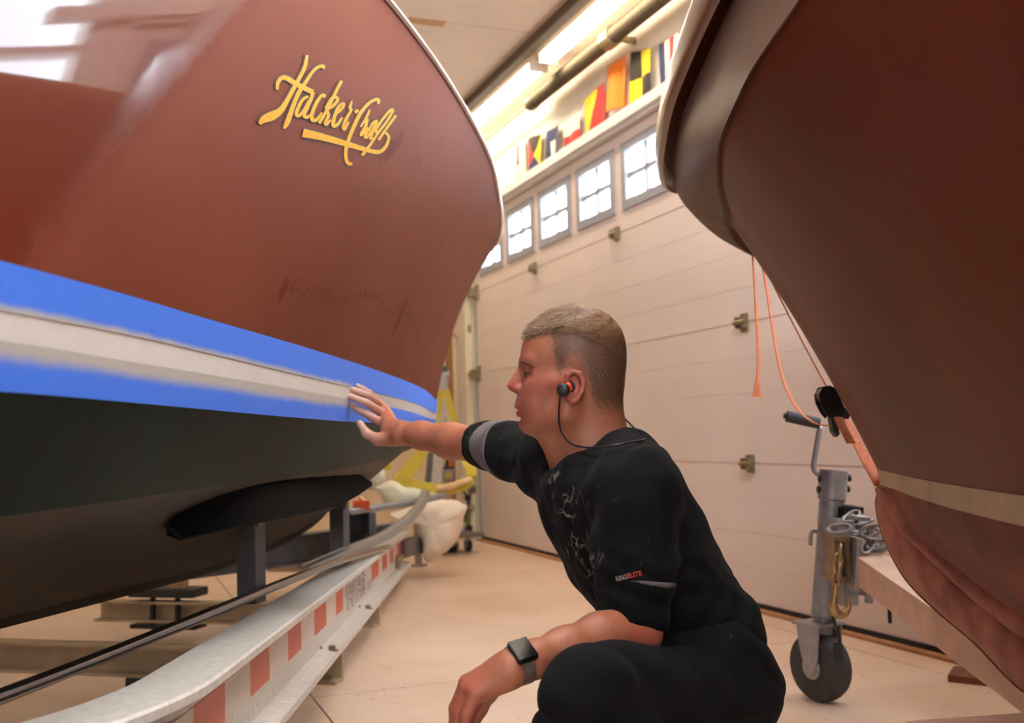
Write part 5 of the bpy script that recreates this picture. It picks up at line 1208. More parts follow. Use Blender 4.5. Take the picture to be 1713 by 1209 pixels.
# nose
hd.rc(HD(880, 610), HD(857, 645), 0.0085, 0.0090, 0.006)
hd.rc(HD(880, 622), HD(864, 648), 0.0115, 0.0095, 0.006)
hd.rc(HD(886, 628), HD(872, 650), 0.014, 0.010, 0.008)
for s in (-1, 1): hd.ell(HD(868, 650, 0.0115*s), (0.0095, 0.0065, 0.0065), 0.005)
hd.rc(HD(868.5, 679.5, -0.013), HD(868.5, 679.5, 0.013), 0.0060, 0.0060, 0.006)
hd.rc(HD(870.5, 691.5, -0.012), HD(870.5, 691.5, 0.012), 0.0064, 0.0064, 0.006)
hd.rc(HD(864.5, 685.5, -0.02), HD(864.5, 685.5, 0.02), 0.0024, 0.0024, 0.003, 'sub')
hd.rc(HD(869, 700.5, -0.02), HD(869, 700.5, 0.02), 0.003, 0.003, 0.006, 'sub')
# ears
for s in (1, -1):
    hd.ell(HD(955, 651, 0.069*s), (0.015, 0.010, 0.025), 0.008)
    rim = [(944, 641), (946, 631), (955, 625.5), (965, 629), (971, 642), (969, 656), (962, 668), (955, 674), (948, 670)]
    hd.chain([HD(u, v, (0.0765+0.004*math.sin(i*0.4))*s) for i, (u, v) in enumerate(rim)], [0.0036, 0.0042, 0.0045, 0.0046, 0.0046, 0.0046, 0.0048, 0.0052, 0.004], 0.003)
    hd.ell(HD(950, 651, 0.086*s), (0.0095, 0.010, 0.013), 0.004, 'sub')
    hd.ell(HD(958, 640, 0.086*s), (0.006, 0.0075, 0.009), 0.004, 'sub')
# neck
hd.rc(HD(964, 672), HD(996, 800), 0.052, 0.062, 0.03)
hd.rc(HD(998, 660), HD(1012, 790), 0.040, 0.055, 0.03)
hd.rc(HD(925, 738), HD(940, 775), 0.020, 0.022, 0.03)
hd.rc(HD(958, 680, 0.045), HD(950, 775, 0.012), 0.012, 0.012, 0.02)
hd.ell(HD(1000, 835), (0.055, 0.09, 0.05), 0.03)
V1, F1 = hd.mesh(); V1 = relax(V1, F1, 2)
u_, v_ = pj(V1)
lat1 = YH-V1[:, 1]
HL_U = [860, 874, 893, 908, 922, 928, 932, 940, 950, 962, 976, 986, 992, 1000, 1060]
HL_V = [560, 566, 570, 568, 586, 610, 636, 642, 622, 618, 632, 655, 690, 706, 712]
hl = np.interp(u_, HL_U, HL_V)+5*np.sin(V1[:, 0]*410+V1[:, 2]*250)+4*np.sin(V1[:, 2]*530-V1[:, 0]*190+V1[:, 1]*300)
front = sm(905, 885, u_)
fade = sm(-8, 48, hl-v_+np.clip(12-(u_-915)*0.5, -6, 0))*1.0
low = sm(700, 650, v_)
mk = np.zeros((len(V1), 3), np.float32)
mk[:, 0] = np.clip(fade*(1-0.0*front), 0, 1)
# pinker cheeks, nose, ear and lips
def blob(u0, v0, r): return np.exp(-(((u_-u0)**2+(v_-v0)**2)/(r*r)))
mk[:, 1] = np.clip(0.35*blob(898, 652, 34)+0.8*blob(856, 648, 14)+0.8*blob(955, 650, 26)*(np.abs(lat1) > 0.066)+1.0*blob(866, 685, 9), 0, 1)
body_parts = [(V1, F1, mk)]

# ---------------------------------------------------------------- far (right) arm and hand
GT = [hull_strip(BL, L_st, L_tt, 3), hull_strip(BL, L_sb, L_st, 3), hull_strip(BL, L_tb, L_sb, 3)]
def hullY(u, v):
    for g in GT:
        h = grid_hit(g, u, v)
        if h is not None: return h[1]
    return 2.4
TPX = [(597, 645), (588, 651), (584, 662), (585, 677)]
YT = [hullY(u, v) for u, v in TPX]
rw, re_ = PT(664, 722, 2.36), PT(812, 745, 2.20)
ar = SDF(np.minimum(PT(560, 800, 2.1), PT(560, 640, 2.55)), np.array([PT(900, 700, 2.1)[0], 2.62, PT(700, 630, 2.4)[2]]), 0.0019)
ar.chain([PT(880, 760, 2.05), re_, PT(755, 738, 2.27), PT(705, 728, 2.325), PT(672, 724, 2.355)], [0.042, 0.0395, 0.0370, 0.0285, 0.0235], 0.02)
ar.chain([PT(672, 721, 2.36), PT(655, 716, 2.385)], [0.023, 0.022], 0.015)
ar.chain([PT(668, 729, 2.352), PT(650, 728, 2.375)], [0.021, 0.018], 0.015)
mcp = [PT(636, 678, 2.485), PT(643, 684, 2.458), PT(646, 695, 2.432), PT(643, 710, 2.414)]
tips = [PT(u, v, y-0.007) for (u, v), y in zip(TPX, YT)]
pxp = [(618, 658), (616, 662), (614, 674), (613, 692)]
pips = [PT(u, v, (y+m[1])/2-0.012) for (u, v), y, m in zip(pxp, YT, mcp)]
for i in range(4):
    ar.rc(PT(656, 719, 2.385), mcp[i], 0.018, 0.0120, 0.012)
    m2 = pips[i]*0.42+tips[i]*0.58
    ar.chain([mcp[i], pips[i], m2, tips[i]], [0.0108, 0.0092, 0.0082, 0.0068], 0.0015)
ar.chain([PT(658, 733, 2.36), PT(632, 735, 2.365), PT(613, 725, 2.37), PT(602, 708, 2.375)], [0.019, 0.0135, 0.0105, 0.0080], 0.006)
V2, F2 = ar.mesh(); V2 = relax(V2, F2, 1)
u2, v2 = pj(V2); mk2 = np.zeros((len(V2), 3), np.float32)
mk2[:, 2] = sm(655, 592, u2)*0.6; mk2[:, 1] = 0.30*np.exp(-((u2-640)**2+(v2-695)**2)/400)
body_parts.append((V2, F2, mk2))

# ---------------------------------------------------------------- near (left) forearm and hand
al_ = SDF([PT(735, 1100, 1.5)[0], 1.40, PT(800, 1255, 1.5)[2]], [PT(1130, 1000, 1.7)[0]+0.02, 1.76, PT(1000, 985, 1.6)[2]], 0.0022)
al_.chain([PT(1062, 1000, 1.665), PT(1066, 1056, 1.660)], [0.045, 0.037], 0.02)
al_.ell(PT(1078, 1066, 1.655), (0.019, 0.020, 0.017), 0.016)
al_.chain([PT(1062, 1056, 1.650), PT(1005, 1068, 1.615), PT(945, 1086, 1.575), PT(890, 1103, 1.538), PT(862, 1113, 1.520)], [0.036, 0.0365, 0.0300, 0.0245, 0.0225], 0.02)
al_.chain([PT(868, 1105, 1.545), PT(845, 1116, 1.54)], [0.020, 0.020], 0.012)
mc = [PT(788, 1138, 1.560), PT(781, 1141, 1.538), PT(784, 1150, 1.516), PT(796, 1160, 1.498)]
pp = [PT(768, 1176, 1.565), PT(762, 1184, 1.540), PT(767, 1190, 1.515), PT(781, 1193, 1.496)]
dp = [PT(763, 1206, 1.565), PT(760, 1218, 1.540), PT(764, 1222, 1.515), PT(776, 1218, 1.496)]
tp_ = [PT(768, 1228, 1.562), PT(765, 1240, 1.538), PT(769, 1243, 1.514), PT(778, 1236, 1.496)]
for i in range(4):
    al_.rc(PT(852, 1118-3*(1-i), 1.532-0.007*i), mc[i], 0.0195, 0.0115, 0.016)
    al_.chain([mc[i], pp[i], dp[i], tp_[i]], [0.0112, 0.0096, 0.0086, 0.0074], 0.004)
al_.rc(PT(838, 1135, 1.52), PT(806, 1158, 1.515), 0.016, 0.012, 0.016)
al_.chain([PT(845, 1128, 1.548), PT(818, 1160, 1.572), PT(803, 1185, 1.578), PT(796, 1204, 1.574)], [0.017, 0.0115, 0.0105, 0.0085], 0.008)
V3, F3 = al_.mesh(); V3 = relax(V3, F3, 1); u3, v3 = pj(V3); mk3 = np.zeros((len(V3), 3), np.float32)
mk3[:, 1] = 0.9*np.exp(-(((u3-1075)/26)**2+((v3-1062)/18)**2))+0.45*sm(840, 775, u3)
body_parts.append((V3, F3, mk3))

# ---------------------------------------------------------------- trunk and legs (under the clothes), coarse
pv, wst, cst, upr = PT(1200, 1120, 1.90), PT(1140, 1000, 1.90), PT(1050, 890, 1.87), PT(1010, 805, 1.87)
nsh, fsh = PT(1048, 815, 1.70), PT(918, 775, 2.00)
k_n, k_f = PT(985, 1158, 1.52), PT(945, 1230, 2.0)
h_n, h_f = PT(1215, 1166, 1.80), PT(1195, 1150, 2.0)
a_n, a_f = np.array([0.275, 1.57, 0.10]), np.array([0.47, 2.05, 0.09])
bd_ = SDF([-0.02, 1.35, 0.03], [0.62, 2.25, 0.92], 0.008)
bd_.chain([pv, wst, cst, upr, HD(985, 790)], [0.085, 0.085, 0.09, 0.07, 0.055], 0.05)
bd_.chain([nsh, upr, fsh], [0.045, 0.05, 0.045], 0.04); bd_.chain([nsh, PT(1060, 1000, 1.665)], [0.045, 0.042], 0.03); bd_.chain([fsh, PT(880, 760, 2.05)], [0.045, 0.042], 0.03)
bd_.chain([pv, h_n, k_n, a_n], [0.08, 0.075, 0.05, 0.035], 0.04); bd_.chain([pv, h_f, k_f, a_f], [0.08, 0.075, 0.045, 0.035], 0.04)
V4, F4 = bd_.mesh(); body_parts.append((V4, F4, np.zeros((len(V4), 3), np.float32)))
Vs = []; Fs_ = []; Cs = []; o = 0
for V, Fq, mkk in body_parts: Vs.append(V); Fs_.append(Fq+o); Cs.append(mkk); o += len(V)
def skin_mat():
    m = bpy.data.materials.new('skin'); m.use_nodes = True; nt = m.node_tree; N = nt.nodes; Lk = nt.links; p = N['Principled BSDF']
    at = N.new('ShaderNodeVertexColor'); at.layer_name = 'mask'; sx = N.new('ShaderNodeSeparateColor'); Lk.new(at.outputs['Color'], sx.inputs[0])
    tc = N.new('ShaderNodeTexCoord')
    nz = N.new('ShaderNodeTexNoise'); nz.inputs['Scale'].default_value = 30; nz.inputs['Detail'].default_value = 6; Lk.new(tc.outputs['Object'], nz.inputs['Vector'])
    cr = N.new('ShaderNodeValToRGB'); cr.color_ramp.elements[0].position = 0.3; cr.color_ramp.elements[0].color = rgb(146, 86, 61); cr.color_ramp.elements[1].position = 0.7; cr.color_ramp.elements[1].color = rgb(163, 101, 74)
    Lk.new(nz.outputs['Fac'], cr.inputs[0])
    m1 = N.new('ShaderNodeMix'); m1.data_type = 'RGBA'; Lk.new(sx.outputs['Green'], m1.inputs['Factor']); Lk.new(cr.outputs[0], m1.inputs['A']); m1.inputs['B'].default_value = rgb(164, 76, 62)
    nh = N.new('ShaderNodeTexNoise'); nh.inputs['Scale'].default_value = 420; nh.inputs['Detail'].default_value = 3; Lk.new(tc.outputs['Object'], nh.inputs['Vector'])
    mh = N.new('ShaderNodeMath'); mh.operation = 'MULTIPLY_ADD'; mh.inputs[1].default_value = 0.9; mh.inputs[2].default_value = 0.55; Lk.new(nh.outputs['Fac'], mh.inputs[0])
    mm = N.new('ShaderNodeMath'); mm.operation = 'MULTIPLY'; mm.use_clamp = True; Lk.new(mh.outputs[0], mm.inputs[0]); Lk.new(sx.outputs['Red'], mm.inputs[1])
    m2 = N.new('ShaderNodeMix'); m2.data_type = 'RGBA'; Lk.new(mm.outputs[0], m2.inputs['Factor']); Lk.new(m1.outputs['Result'], m2.inputs['A']); m2.inputs['B'].default_value = rgb(92, 62, 42)
    m3 = N.new('ShaderNodeMix'); m3.data_type = 'RGBA'; Lk.new(sx.outputs['Blue'], m3.inputs['Factor']); Lk.new(m2.outputs['Result'], m3.inputs['A']); m3.inputs['B'].default_value = rgb(196, 166, 150)
    Lk.new(m3.outputs['Result'], p.inputs['Base Color']); p.inputs['Roughness'].default_value = 0.52
    p.inputs['Subsurface Weight'].default_value = 0.12; p.inputs['Subsurface Radius'].default_value = (1.0, 0.35, 0.2); p.inputs['Subsurface Scale'].default_value = 0.006
    b = N.new('ShaderNodeBump'); b.inputs['Strength'].default_value = 0.12; b.inputs['Distance'].default_value = 0.001; n2 = N.new('ShaderNodeTexNoise'); n2.inputs['Scale'].default_value = 260; Lk.new(tc.outputs['Object'], n2.inputs['Vector']); Lk.new(n2.outputs['Fac'], b.inputs['Height']); Lk.new(b.outputs[0], p.inputs['Normal'])
    return m
npmesh('body', np.concatenate(Vs), np.concatenate(Fs_), [skin_mat()], MAN, np.concatenate(Cs))

# ---------------------------------------------------------------- hair: cropped cap plus short strands
hr = SDF(HD(850, 500)-np.array([0, 0.11, 0.24]), HD(1075, 495)+np.array([0, 0.11, 0]), 0.0022)
hr.ell(CR_C, tuple(np.array(CR_R)+0.0), 0.0)
hr.ell(HD(988, 628), (0.058, 0.064, 0.062), 0.02)
hr.ell(HD(907, 593), (0.0345, 0.056, 0.046), 0.02)
X, Y, Z = hr.coords()
R_ = np.array(CAM_M.to_3x3()); sh = np.broadcast_shapes(X.shape, Y.shape, Z.shape)
qx = X*R_[0, 0]+0*Y+(Z-CAM_H)*R_[2, 0]; PU = HD(0, 0)  # approximate pixel columns in the head's own plane
sc = YH/F_PX
p0 = np.array(atY(960, 600, YH)); PUU = 960+(X-p0[0])/sc+0.028*(Z-p0[2])/sc+0*Y; PVV = 600-(Z-p0[2])/sc-0.028*(X-p0[0])/sc+0*Y
line = np.interp(PUU.ravel(), [860, 874, 893, 908, 930, 960, 1000, 1030, 1060], [560, 566, 569, 566, 560, 566, 582, 606, 640]).reshape(PUU.shape)
th = np.interp(PVV.ravel(), [500, 520, 550, 575, 600, 700], [0.0060, 0.0060, 0.0048, 0.0022, 0.0008, 0.0004]).reshape(PVV.shape)
th = np.minimum(th, 0.0065*np.clip((line-PVV)/16.0, -1, 1))
# parted clumps combed forward
th = th + 0.0006*np.sin(PUU*0.10+PVV*0.40+Y*140)*np.clip((575-PVV)/40, 0, 1)
hr.d = np.maximum(hr.d-th, (PVV-line)*sc).astype(np.float32)
V5, F5 = hr.mesh(); V5 = relax(V5, F5, 1)
u5, v5 = pj(V5); mk5 = np.zeros((len(V5), 3), np.float32); mk5[:, 0] = sm(590, 535, v5)
def hair_mat():
    m = bpy.data.materials.new('hair'); m.use_nodes = True; nt = m.node_tree; N = nt.nodes; Lk = nt.links; p = N['Principled BSDF']
    at = N.new('ShaderNodeVertexColor'); at.layer_name = 'mask'; sx = N.new('ShaderNodeSeparateColor'); Lk.new(at.outputs['Color'], sx.inputs[0])
    tc = N.new('ShaderNodeTexCoord'); mp = N.new('ShaderNodeMapping'); mp.inputs['Scale'].default_value = (60, 420, 420); mp.inputs['Rotation'].default_value = (0, 0.35, 0); Lk.new(tc.outputs['Object'], mp.inputs[0])
    nz = N.new('ShaderNodeTexNoise'); nz.inputs['Scale'].default_value = 1.0; nz.inputs['Detail'].default_value = 4; Lk.new(mp.outputs[0], nz.inputs['Vector'])
    c1 = N.new('ShaderNodeValToRGB'); c1.color_ramp.elements[0].position = 0.3; c1.color_ramp.elements[0].color = rgb(70, 47, 29); c1.color_ramp.elements[1].position = 0.72; c1.color_ramp.elements[1].color = rgb(146, 104, 64); Lk.new(nz.outputs['Fac'], c1.inputs[0])
    nz2 = N.new('ShaderNodeTexNoise'); nz2.inputs['Scale'].default_value = 500; Lk.new(tc.outputs['Object'], nz2.inputs['Vector'])
    c2 = N.new('ShaderNodeValToRGB'); c2.color_ramp.elements[0].position = 0.35; c2.color_ramp.elements[0].color = rgb(74, 50, 34); c2.color_ramp.elements[1].position = 0.7; c2.color_ramp.elements[1].color = rgb(118, 80, 56); Lk.new(nz2.outputs['Fac'], c2.inputs[0])
    mx = N.new('ShaderNodeMix'); mx.data_type = 'RGBA'; Lk.new(sx.outputs['Red'], mx.inputs['Factor']); Lk.new(c2.outputs[0], mx.inputs['A']); Lk.new(c1.outputs[0], mx.inputs['B'])
    Lk.new(mx.outputs['Result'], p.inputs['Base Color']); p.inputs['Roughness'].default_value = 0.5
    b = N.new('ShaderNodeBump'); b.inputs['Strength'].default_value = 0.7; b.inputs['Distance'].default_value = 0.002; Lk.new(nz.outputs['Fac'], b.inputs['Height']); Lk.new(b.outputs[0], p.inputs['Normal'])
    return m
M_hair = hair_mat()
ho = npmesh('hair', V5, F5, [M_hair], MAN, mk5); plab(ho, 'short light brown hair')
# short strands over the cap and the clippered sides
def strands():
    r = np.random.default_rng(11); mb_v = []; mb_f = []
    def nrm(V, Fq):
        n = np.cross(V[Fq[:, 1]]-V[Fq[:, 0]], V[Fq[:, 3]]-V[Fq[:, 0]]); a = np.zeros_like(V)
        for k in range(4): np.add.at(a, Fq[:, k], n)
        return a/np.maximum(np.linalg.norm(a, axis=1), 1e-9)[:, None]
    n5 = nrm(V5, F5); n1 = nrm(V1, F1)
    if ((V5-CR_C)*n5).sum() < 0: n5 = -n5; n1 = -n1
    out = (n5*(V5-CR_C)).sum(1) > 0
    sel = r.choice(np.flatnonzero(out & (mk5[:, 0] > 0.03)), 5200)
    sel1 = r.choice(np.flatnonzero((mk[:, 0] > 0.5) & (v_ < 680)), 5200)
    P = np.concatenate([V5[sel], V1[sel1]]); Nn = np.concatenate([n5[sel], n1[sel1]]); top = np.concatenate([mk5[sel, 0], np.zeros(len(sel1))])
    cmb = np.array([-0.75, 0, -0.35])
    dirc = Nn*(0.42+0.3*(1-top))[:, None]+np.where(top[:, None] > 0.02, cmb*1.0, np.array([0.15, 0, -0.9]))+r.normal(size=P.shape)*0.16
    dirc /= np.linalg.norm(dirc, axis=1)[:, None]; Ln = (0.0032+0.0095*top)*r.uniform(0.6, 1.1, len(P))
    side = np.cross(dirc, Nn); side /= np.maximum(np.linalg.norm(side, axis=1), 1e-6)[:, None]; w = 0.00042
    Pm = P+dirc*(Ln*0.55)[:, None]; Pe = P+dirc*Ln[:, None]-np.array([0, 0, 1])*(Ln*0.12)[:, None]
    V = np.stack([P-side*w, P+side*w, Pm+side*w*0.9, Pm-side*w*0.9, Pe+side*w*0.3, Pe-side*w*0.3], 1).reshape(-1, 3)
    k = np.arange(len(P))*6; Fq = np.concatenate([np.stack([k, k+1, k+2, k+3], 1), np.stack([k+3, k+2, k+4, k+5], 1)])
    c = np.zeros((len(V), 3), np.float32); c[:, 0] = np.repeat(np.clip(top*1.2, 0, 1), 6)
    o = npmesh('hair_strands', V, Fq, [M_hair], ho, c); o['kind'] = 'stuff'
strands()
# eyebrows and eyes
M_brow = mat('brow_hair', rgb(96, 62, 42), 0.8, spec=0.1)
for s in (1, -1):
    def onface(u, v, lift):
        m = (np.abs(u_-u) < 3) & (np.abs(v_-v) < 3) & (V1[:, 1] < YH+0.005); y = V1[m][:, 1].min() if m.any() else YH-0.01
        p = np.array(atY(u, v, y-lift)); p[1] = YH+(p[1]-YH)*s; return p
    mb = MB(); mb.tube(smooth_path([onface(871.5, 603, 0.0), onface(876, 605, 0.0), onface(884, 608.5, 0.0), onface(894, 615, 0.0)], 4), [0.0012]*3+[0.0022]*6+[0.0012]*4, 6); obj('eyebrow', mb, M_brow, MAN, smooth=True)
    mb = MB(); c = HD(889, 625.5, 0.031*s); mb.lathe([(0.0005, -0.0121), (0.006, -0.0105), (0.0105, -0.006), (0.0121, 0), (0.0105, 0.006), (0.006, 0.0105), (0.0005, 0.0121)], c, (-1, -0.2*s, -0.1), 16); ey = obj('eye', mb, mat('eye_white', rgb(214, 200, 190), 0.3), MAN, smooth=True)
    mb = MB(); mb.lathe([(0.0058, 0.0107), (0.0045, 0.0118), (0.0005, 0.0124)], c, (-1, -0.2*s, -0.1), 14); obj('iris', mb, mat('iris_dark', rgb(60, 62, 58), 0.2), ey, smooth=True)
    mb = MB(); mb.tube(smooth_path([onface(879, 622, 0.0), onface(882, 622.5, 0.0), onface(887, 625, 0.0), onface(893, 629, 0.0)], 4), [0.0008]*3+[0.0016]*6+[0.0008]*4, 5); obj('eyelashes', mb, M_brow, MAN, smooth=True)

# ---------------------------------------------------------------- clothes
def fold(X, Y, Z, sc_, seed):
    r = np.random.default_rng(seed); acc = 0
    for k in range(5):
        a = r.normal(size=3)*sc_*(1+0.5*k); w = r.normal(size=3)*sc_*0.5; ph = r.uniform(0, 6.28, 2)
        acc = acc+np.sin(X*a[0]+Y*a[1]+Z*a[2]+ph[0]+1.3*np.sin(X*w[0]+Y*w[1]+Z*w[2]+ph[1]))/(1+0.6*k)
    return acc
sx_ = np.array(fsh-nsh); sx_ /= np.linalg.norm(sx_)                     # across the shoulders
sp_ = np.array(upr-wst); sp_ /= np.linalg.norm(sp_); fb = np.cross(sx_, sp_); fb /= np.linalg.norm(fb); sp2 = np.cross(fb, sx_)
AX = [fb, sx_, sp2]
shirt = SDF([PT(760, 800, 2.0)[0]-0.03, 1.52, PT(1200, 1120, 1.8)[2]-0.03], [PT(1310, 1000, 1.9)[0]+0.04, 2.32, PT(1000, 660, 1.9)[2]+0.02], 0.0042)
shirt.ell(PT(1040, 878, 1.87), (0.122, 0.178, 0.19), 0.0, ax=AX)
shirt.ell(PT(1105, 985, 1.885), (0.116, 0.158, 0.15), 0.05, ax=AX)
shirt.ell(PT(1172, 1058, 1.895), (0.094, 0.158, 0.10), 0.05, ax=AX)
shirt.ell(PT(1038, 810, 1.85), (0.082, 0.13, 0.085), 0.04, ax=AX)
shirt.rc(PT(1004, 765, 1.87), PT(1032, 800, 1.86), 0.066, 0.082, 0.03)
shirt.chain([PT(1058, 812, 1.72), PT(1040, 790, 1.80)], [0.066, 0.06], 0.05)
shirt.chain([PT(1000, 800, 1.90), PT(925, 772, 1.98)], [0.07, 0.066], 0.05)
shirt.chain([PT(1060, 820, 1.705), PT(1062, 930, 1.685), PT(1058, 1040, 1.665)], [0.068, 0.062, 0.056], 0.035)
shirt.chain([PT(925, 775, 1.98), PT(860, 755, 2.10), PT(790, 742, 2.225)], [0.064, 0.055, 0.0475], 0.03)
X, Y, Z = shirt.coords()
shirt.d = (shirt.d + 0.0021*fold(X, Y, Z, 24, 4)-0.0030*np.abs(fold(X, Y, Z, 21, 31))+0.003).astype(np.float32)
qd = (X-float(wst[0]))*float(sp_[0])+(Y-float(wst[1]))*float(sp_[1])+(Z-float(wst[2]))*float(sp_[2])
shirt.d = (shirt.d+0.0028*np.sin(qd*120+2.0*np.sin(X*17+Y*13))*np.exp(-((qd+0.05)/0.075)**2)).astype(np.float32)
shirt.d = (shirt.d+0.0020*np.sin(Z*150+1.8*np.sin(X*26+Y*9)+X*40)*np.exp(-((Z-0.56)/0.06)**2)*(Y < 1.74)).astype(np.float32)
# cuff cuts, neck opening
def local_cut(S, p, n, c, rad):
    p = np.array(p); n = np.array(n, float); n /= np.linalg.norm(n); X, Y, Z = S.coords()
    v = (X-p[0])*n[0]+(Y-p[1])*n[1]+(Z-p[2])*n[2]; m = ((X-c[0])**2+(Y-c[1])**2+(Z-c[2])**2) < rad*rad
    S.d = np.where(m, np.maximum(S.d, v), S.d).astype(np.float32)
local_cut(shirt, PT(1050, 1040, 1.665), (-0.28, -0.10, -0.95), PT(1056, 1060, 1.665), 0.10)
local_cut(shirt, PT(800, 744, 2.205), (-0.66, 0.72, 0.05), PT(790, 742, 2.225), 0.10)
shirt.chain([HD(958, 672), HD(950, 735, 0.01), HD(938, 772, 0.02)], [0.066, 0.052, 0.030], 0.02, 'sub')
shirt.chain([HD(985, 690, 0.03), HD(972, 735, 0.055), HD(945, 772, 0.05)], [0.058, 0.044, 0.022], 0.02, 'sub')
V6, F6 = shirt.mesh(); V6 = relax(V6, F6, 2)
u6, v6 = pj(V6); mk6 = np.zeros((len(V6), 3), np.float32)
nearf = V6[:, 1] < 1.92
mk6[:, 0] = np.where(nearf, np.clip(np.exp(-((u6-955-(v6-860)*0.26)/34.0)**2)*sm(770, 812, v6)*sm(1000, 950, v6), 0, 1), 0)
def cloth_mat(name, c0, c1, printed=False):
    m = bpy.data.materials.new(name); m.use_nodes = True; nt = m.node_tree; N = nt.nodes; Lk = nt.links; p = N['Principled BSDF']
    tc = N.new('ShaderNodeTexCoord'); nz = N.new('ShaderNodeTexNoise'); nz.inputs['Scale'].default_value = 9; nz.inputs['Detail'].default_value = 7; Lk.new(tc.outputs['Object'], nz.inputs['Vector'])
    cr = N.new('ShaderNodeValToRGB'); cr.color_ramp.elements[0].position = 0.35; cr.color_ramp.elements[0].color = c0; cr.color_ramp.elements[1].position = 0.75; cr.color_ramp.elements[1].color = c1; Lk.new(nz.outputs['Fac'], cr.inputs[0]); col = cr.outputs[0]
    # lint and dust specks
    n2 = N.new('ShaderNodeTexNoise'); n2.inputs['Scale'].default_value = 70; n2.inputs['Detail'].default_value = 4; Lk.new(tc.outputs['Object'], n2.inputs['Vector'])
    r2 = N.new('ShaderNodeMapRange'); r2.inputs['From Min'].default_value = 0.70; r2.inputs['From Max'].default_value = 0.80; r2.inputs['To Max'].default_value = 0.35; Lk.new(n2.outputs['Fac'], r2.inputs['Value'])
    mx = N.new('ShaderNodeMix'); mx.data_type = 'RGBA'; Lk.new(r2.outputs[0], mx.inputs['Factor']); Lk.new(col, mx.inputs['A']); mx.inputs['B'].default_value = rgb(120, 112, 106); col = mx.outputs['Result']
    if printed:
        at = N.new('ShaderNodeVertexColor'); at.layer_name = 'mask'; sx = N.new('ShaderNodeSeparateColor'); Lk.new(at.outputs['Color'], sx.inputs[0])
        vo = N.new('ShaderNodeTexVoronoi'); vo.feature = 'DISTANCE_TO_EDGE'; vo.inputs['Scale'].default_value = 1.0
        mp = N.new('ShaderNodeMapping'); mp.inputs['Scale'].default_value = (60, 60, 30); Lk.new(tc.outputs['Object'], mp.inputs[0])
        nd = N.new('ShaderNodeTexNoise'); nd.inputs['Scale'].default_value = 22; Lk.new(tc.outputs['Object'], nd.inputs['Vector'])
        vm = N.new('ShaderNodeVectorMath'); vm.operation = 'MULTIPLY_ADD'; vm.inputs[1].default_value = (2.2, 2.2, 2.2); Lk.new(nd.outputs['Color'], vm.inputs[0]); Lk.new(mp.outputs[0], vm.inputs[2]); Lk.new(vm.outputs[0], vo.inputs['Vector'])
        rr_ = N.new('ShaderNodeMapRange'); rr_.inputs['From Min'].default_value = 0.07; rr_.inputs['From Max'].default_value = 0.02; Lk.new(vo.outputs['Distance'], rr_.inputs['Value'])
        nk = N.new('ShaderNodeTexNoise'); nk.inputs['Scale'].default_value = 26; nk.inputs['Detail'].default_value = 2; Lk.new(tc.outputs['Object'], nk.inputs['Vector'])
        rk = N.new('ShaderNodeMapRange'); rk.inputs['From Min'].default_value = 0.50; rk.inputs['From Max'].default_value = 0.64; Lk.new(nk.outputs['Fac'], rk.inputs['Value'])
        a1 = N.new('ShaderNodeMath'); a1.operation = 'MULTIPLY'; Lk.new(rr_.outputs[0], a1.inputs[0]); Lk.new(rk.outputs[0], a1.inputs[1])
        a2 = N.new('ShaderNodeMath'); a2.operation = 'MULTIPLY'; a2.use_clamp = True; Lk.new(a1.outputs[0], a2.inputs[0]); Lk.new(sx.outputs['Red'], a2.inputs[1])
        m4 = N.new('ShaderNodeMix'); m4.data_type = 'RGBA'; Lk.new(a2.outputs[0], m4.inputs['Factor']); Lk.new(col, m4.inputs['A']); m4.inputs['B'].default_value = rgb(122, 114, 108); col = m4.outputs['Result']
    Lk.new(col, p.inputs['Base Color']); p.inputs['Roughness'].default_value = 0.88; p.inputs['Specular IOR Level'].default_value = 0.12; p.inputs['Sheen Weight'].default_value = 0.015
    b = N.new('ShaderNodeBump'); b.inputs['Strength'].default_value = 0.25; b.inputs['Distance'].default_value = 0.002; n3 = N.new('ShaderNodeTexNoise'); n3.inputs['Scale'].default_value = 300; Lk.new(tc.outputs['Object'], n3.inputs['Vector']); Lk.new(n3.outputs['Fac'], b.inputs['Height']); Lk.new(b.outputs[0], p.inputs['Normal'])
    return m
M_shirt = cloth_mat('black_jersey', rgb(11, 10, 11), rgb(18, 17, 18), True)
so_ = npmesh('shirt', V6, F6, [M_shirt], MAN, mk6); plab(so_, 'black long sleeved top with a faint grey print')
# grey bands round the sleeves
M_band2 = mat('grey_band', rgb(92, 84, 84), 0.85, var=0.1, scale=50)
bnd = SDF(PT(900, 830, 2.0)-np.array([0.20, 0.02, 0.02]), PT(900, 680, 2.0)+np.array([0.03, 0.30, 0.02]), 0.0035)
bnd.chain([PT(925, 775, 1.98), PT(860, 755, 2.10), PT(790, 742, 2.225)], [0.0665, 0.0575, 0.0500], 0.03)
X, Y, Z = bnd.coords(); bnd.d = (bnd.d+0.0021*fold(X, Y, Z, 24, 4)-0.0030*np.abs(fold(X, Y, Z, 21, 31))+0.003).astype(np.float32)
dv = np.array([0.56, -0.82, 0.02]); bnd.plane_cut(PT(826, 746, 2.16), -dv); bnd.plane_cut(PT(850, 752, 2.115), dv)
V7, F7 = bnd.mesh(); plab(npmesh('sleeve_band', V7, F7, [M_band2], so_), 'grey band round the far sleeve')
bnd = SDF(PT(985, 1010, 1.6)-np.array([0.02, 0.0, 0.02]), PT(1130, 940, 1.76)+np.array([0.02, 0.02, 0.02]), 0.0035)
bnd.chain([PT(1060, 820, 1.705), PT(1062, 930, 1.685), PT(1058, 1040, 1.665)], [0.0700, 0.0640, 0.0580], 0.035)
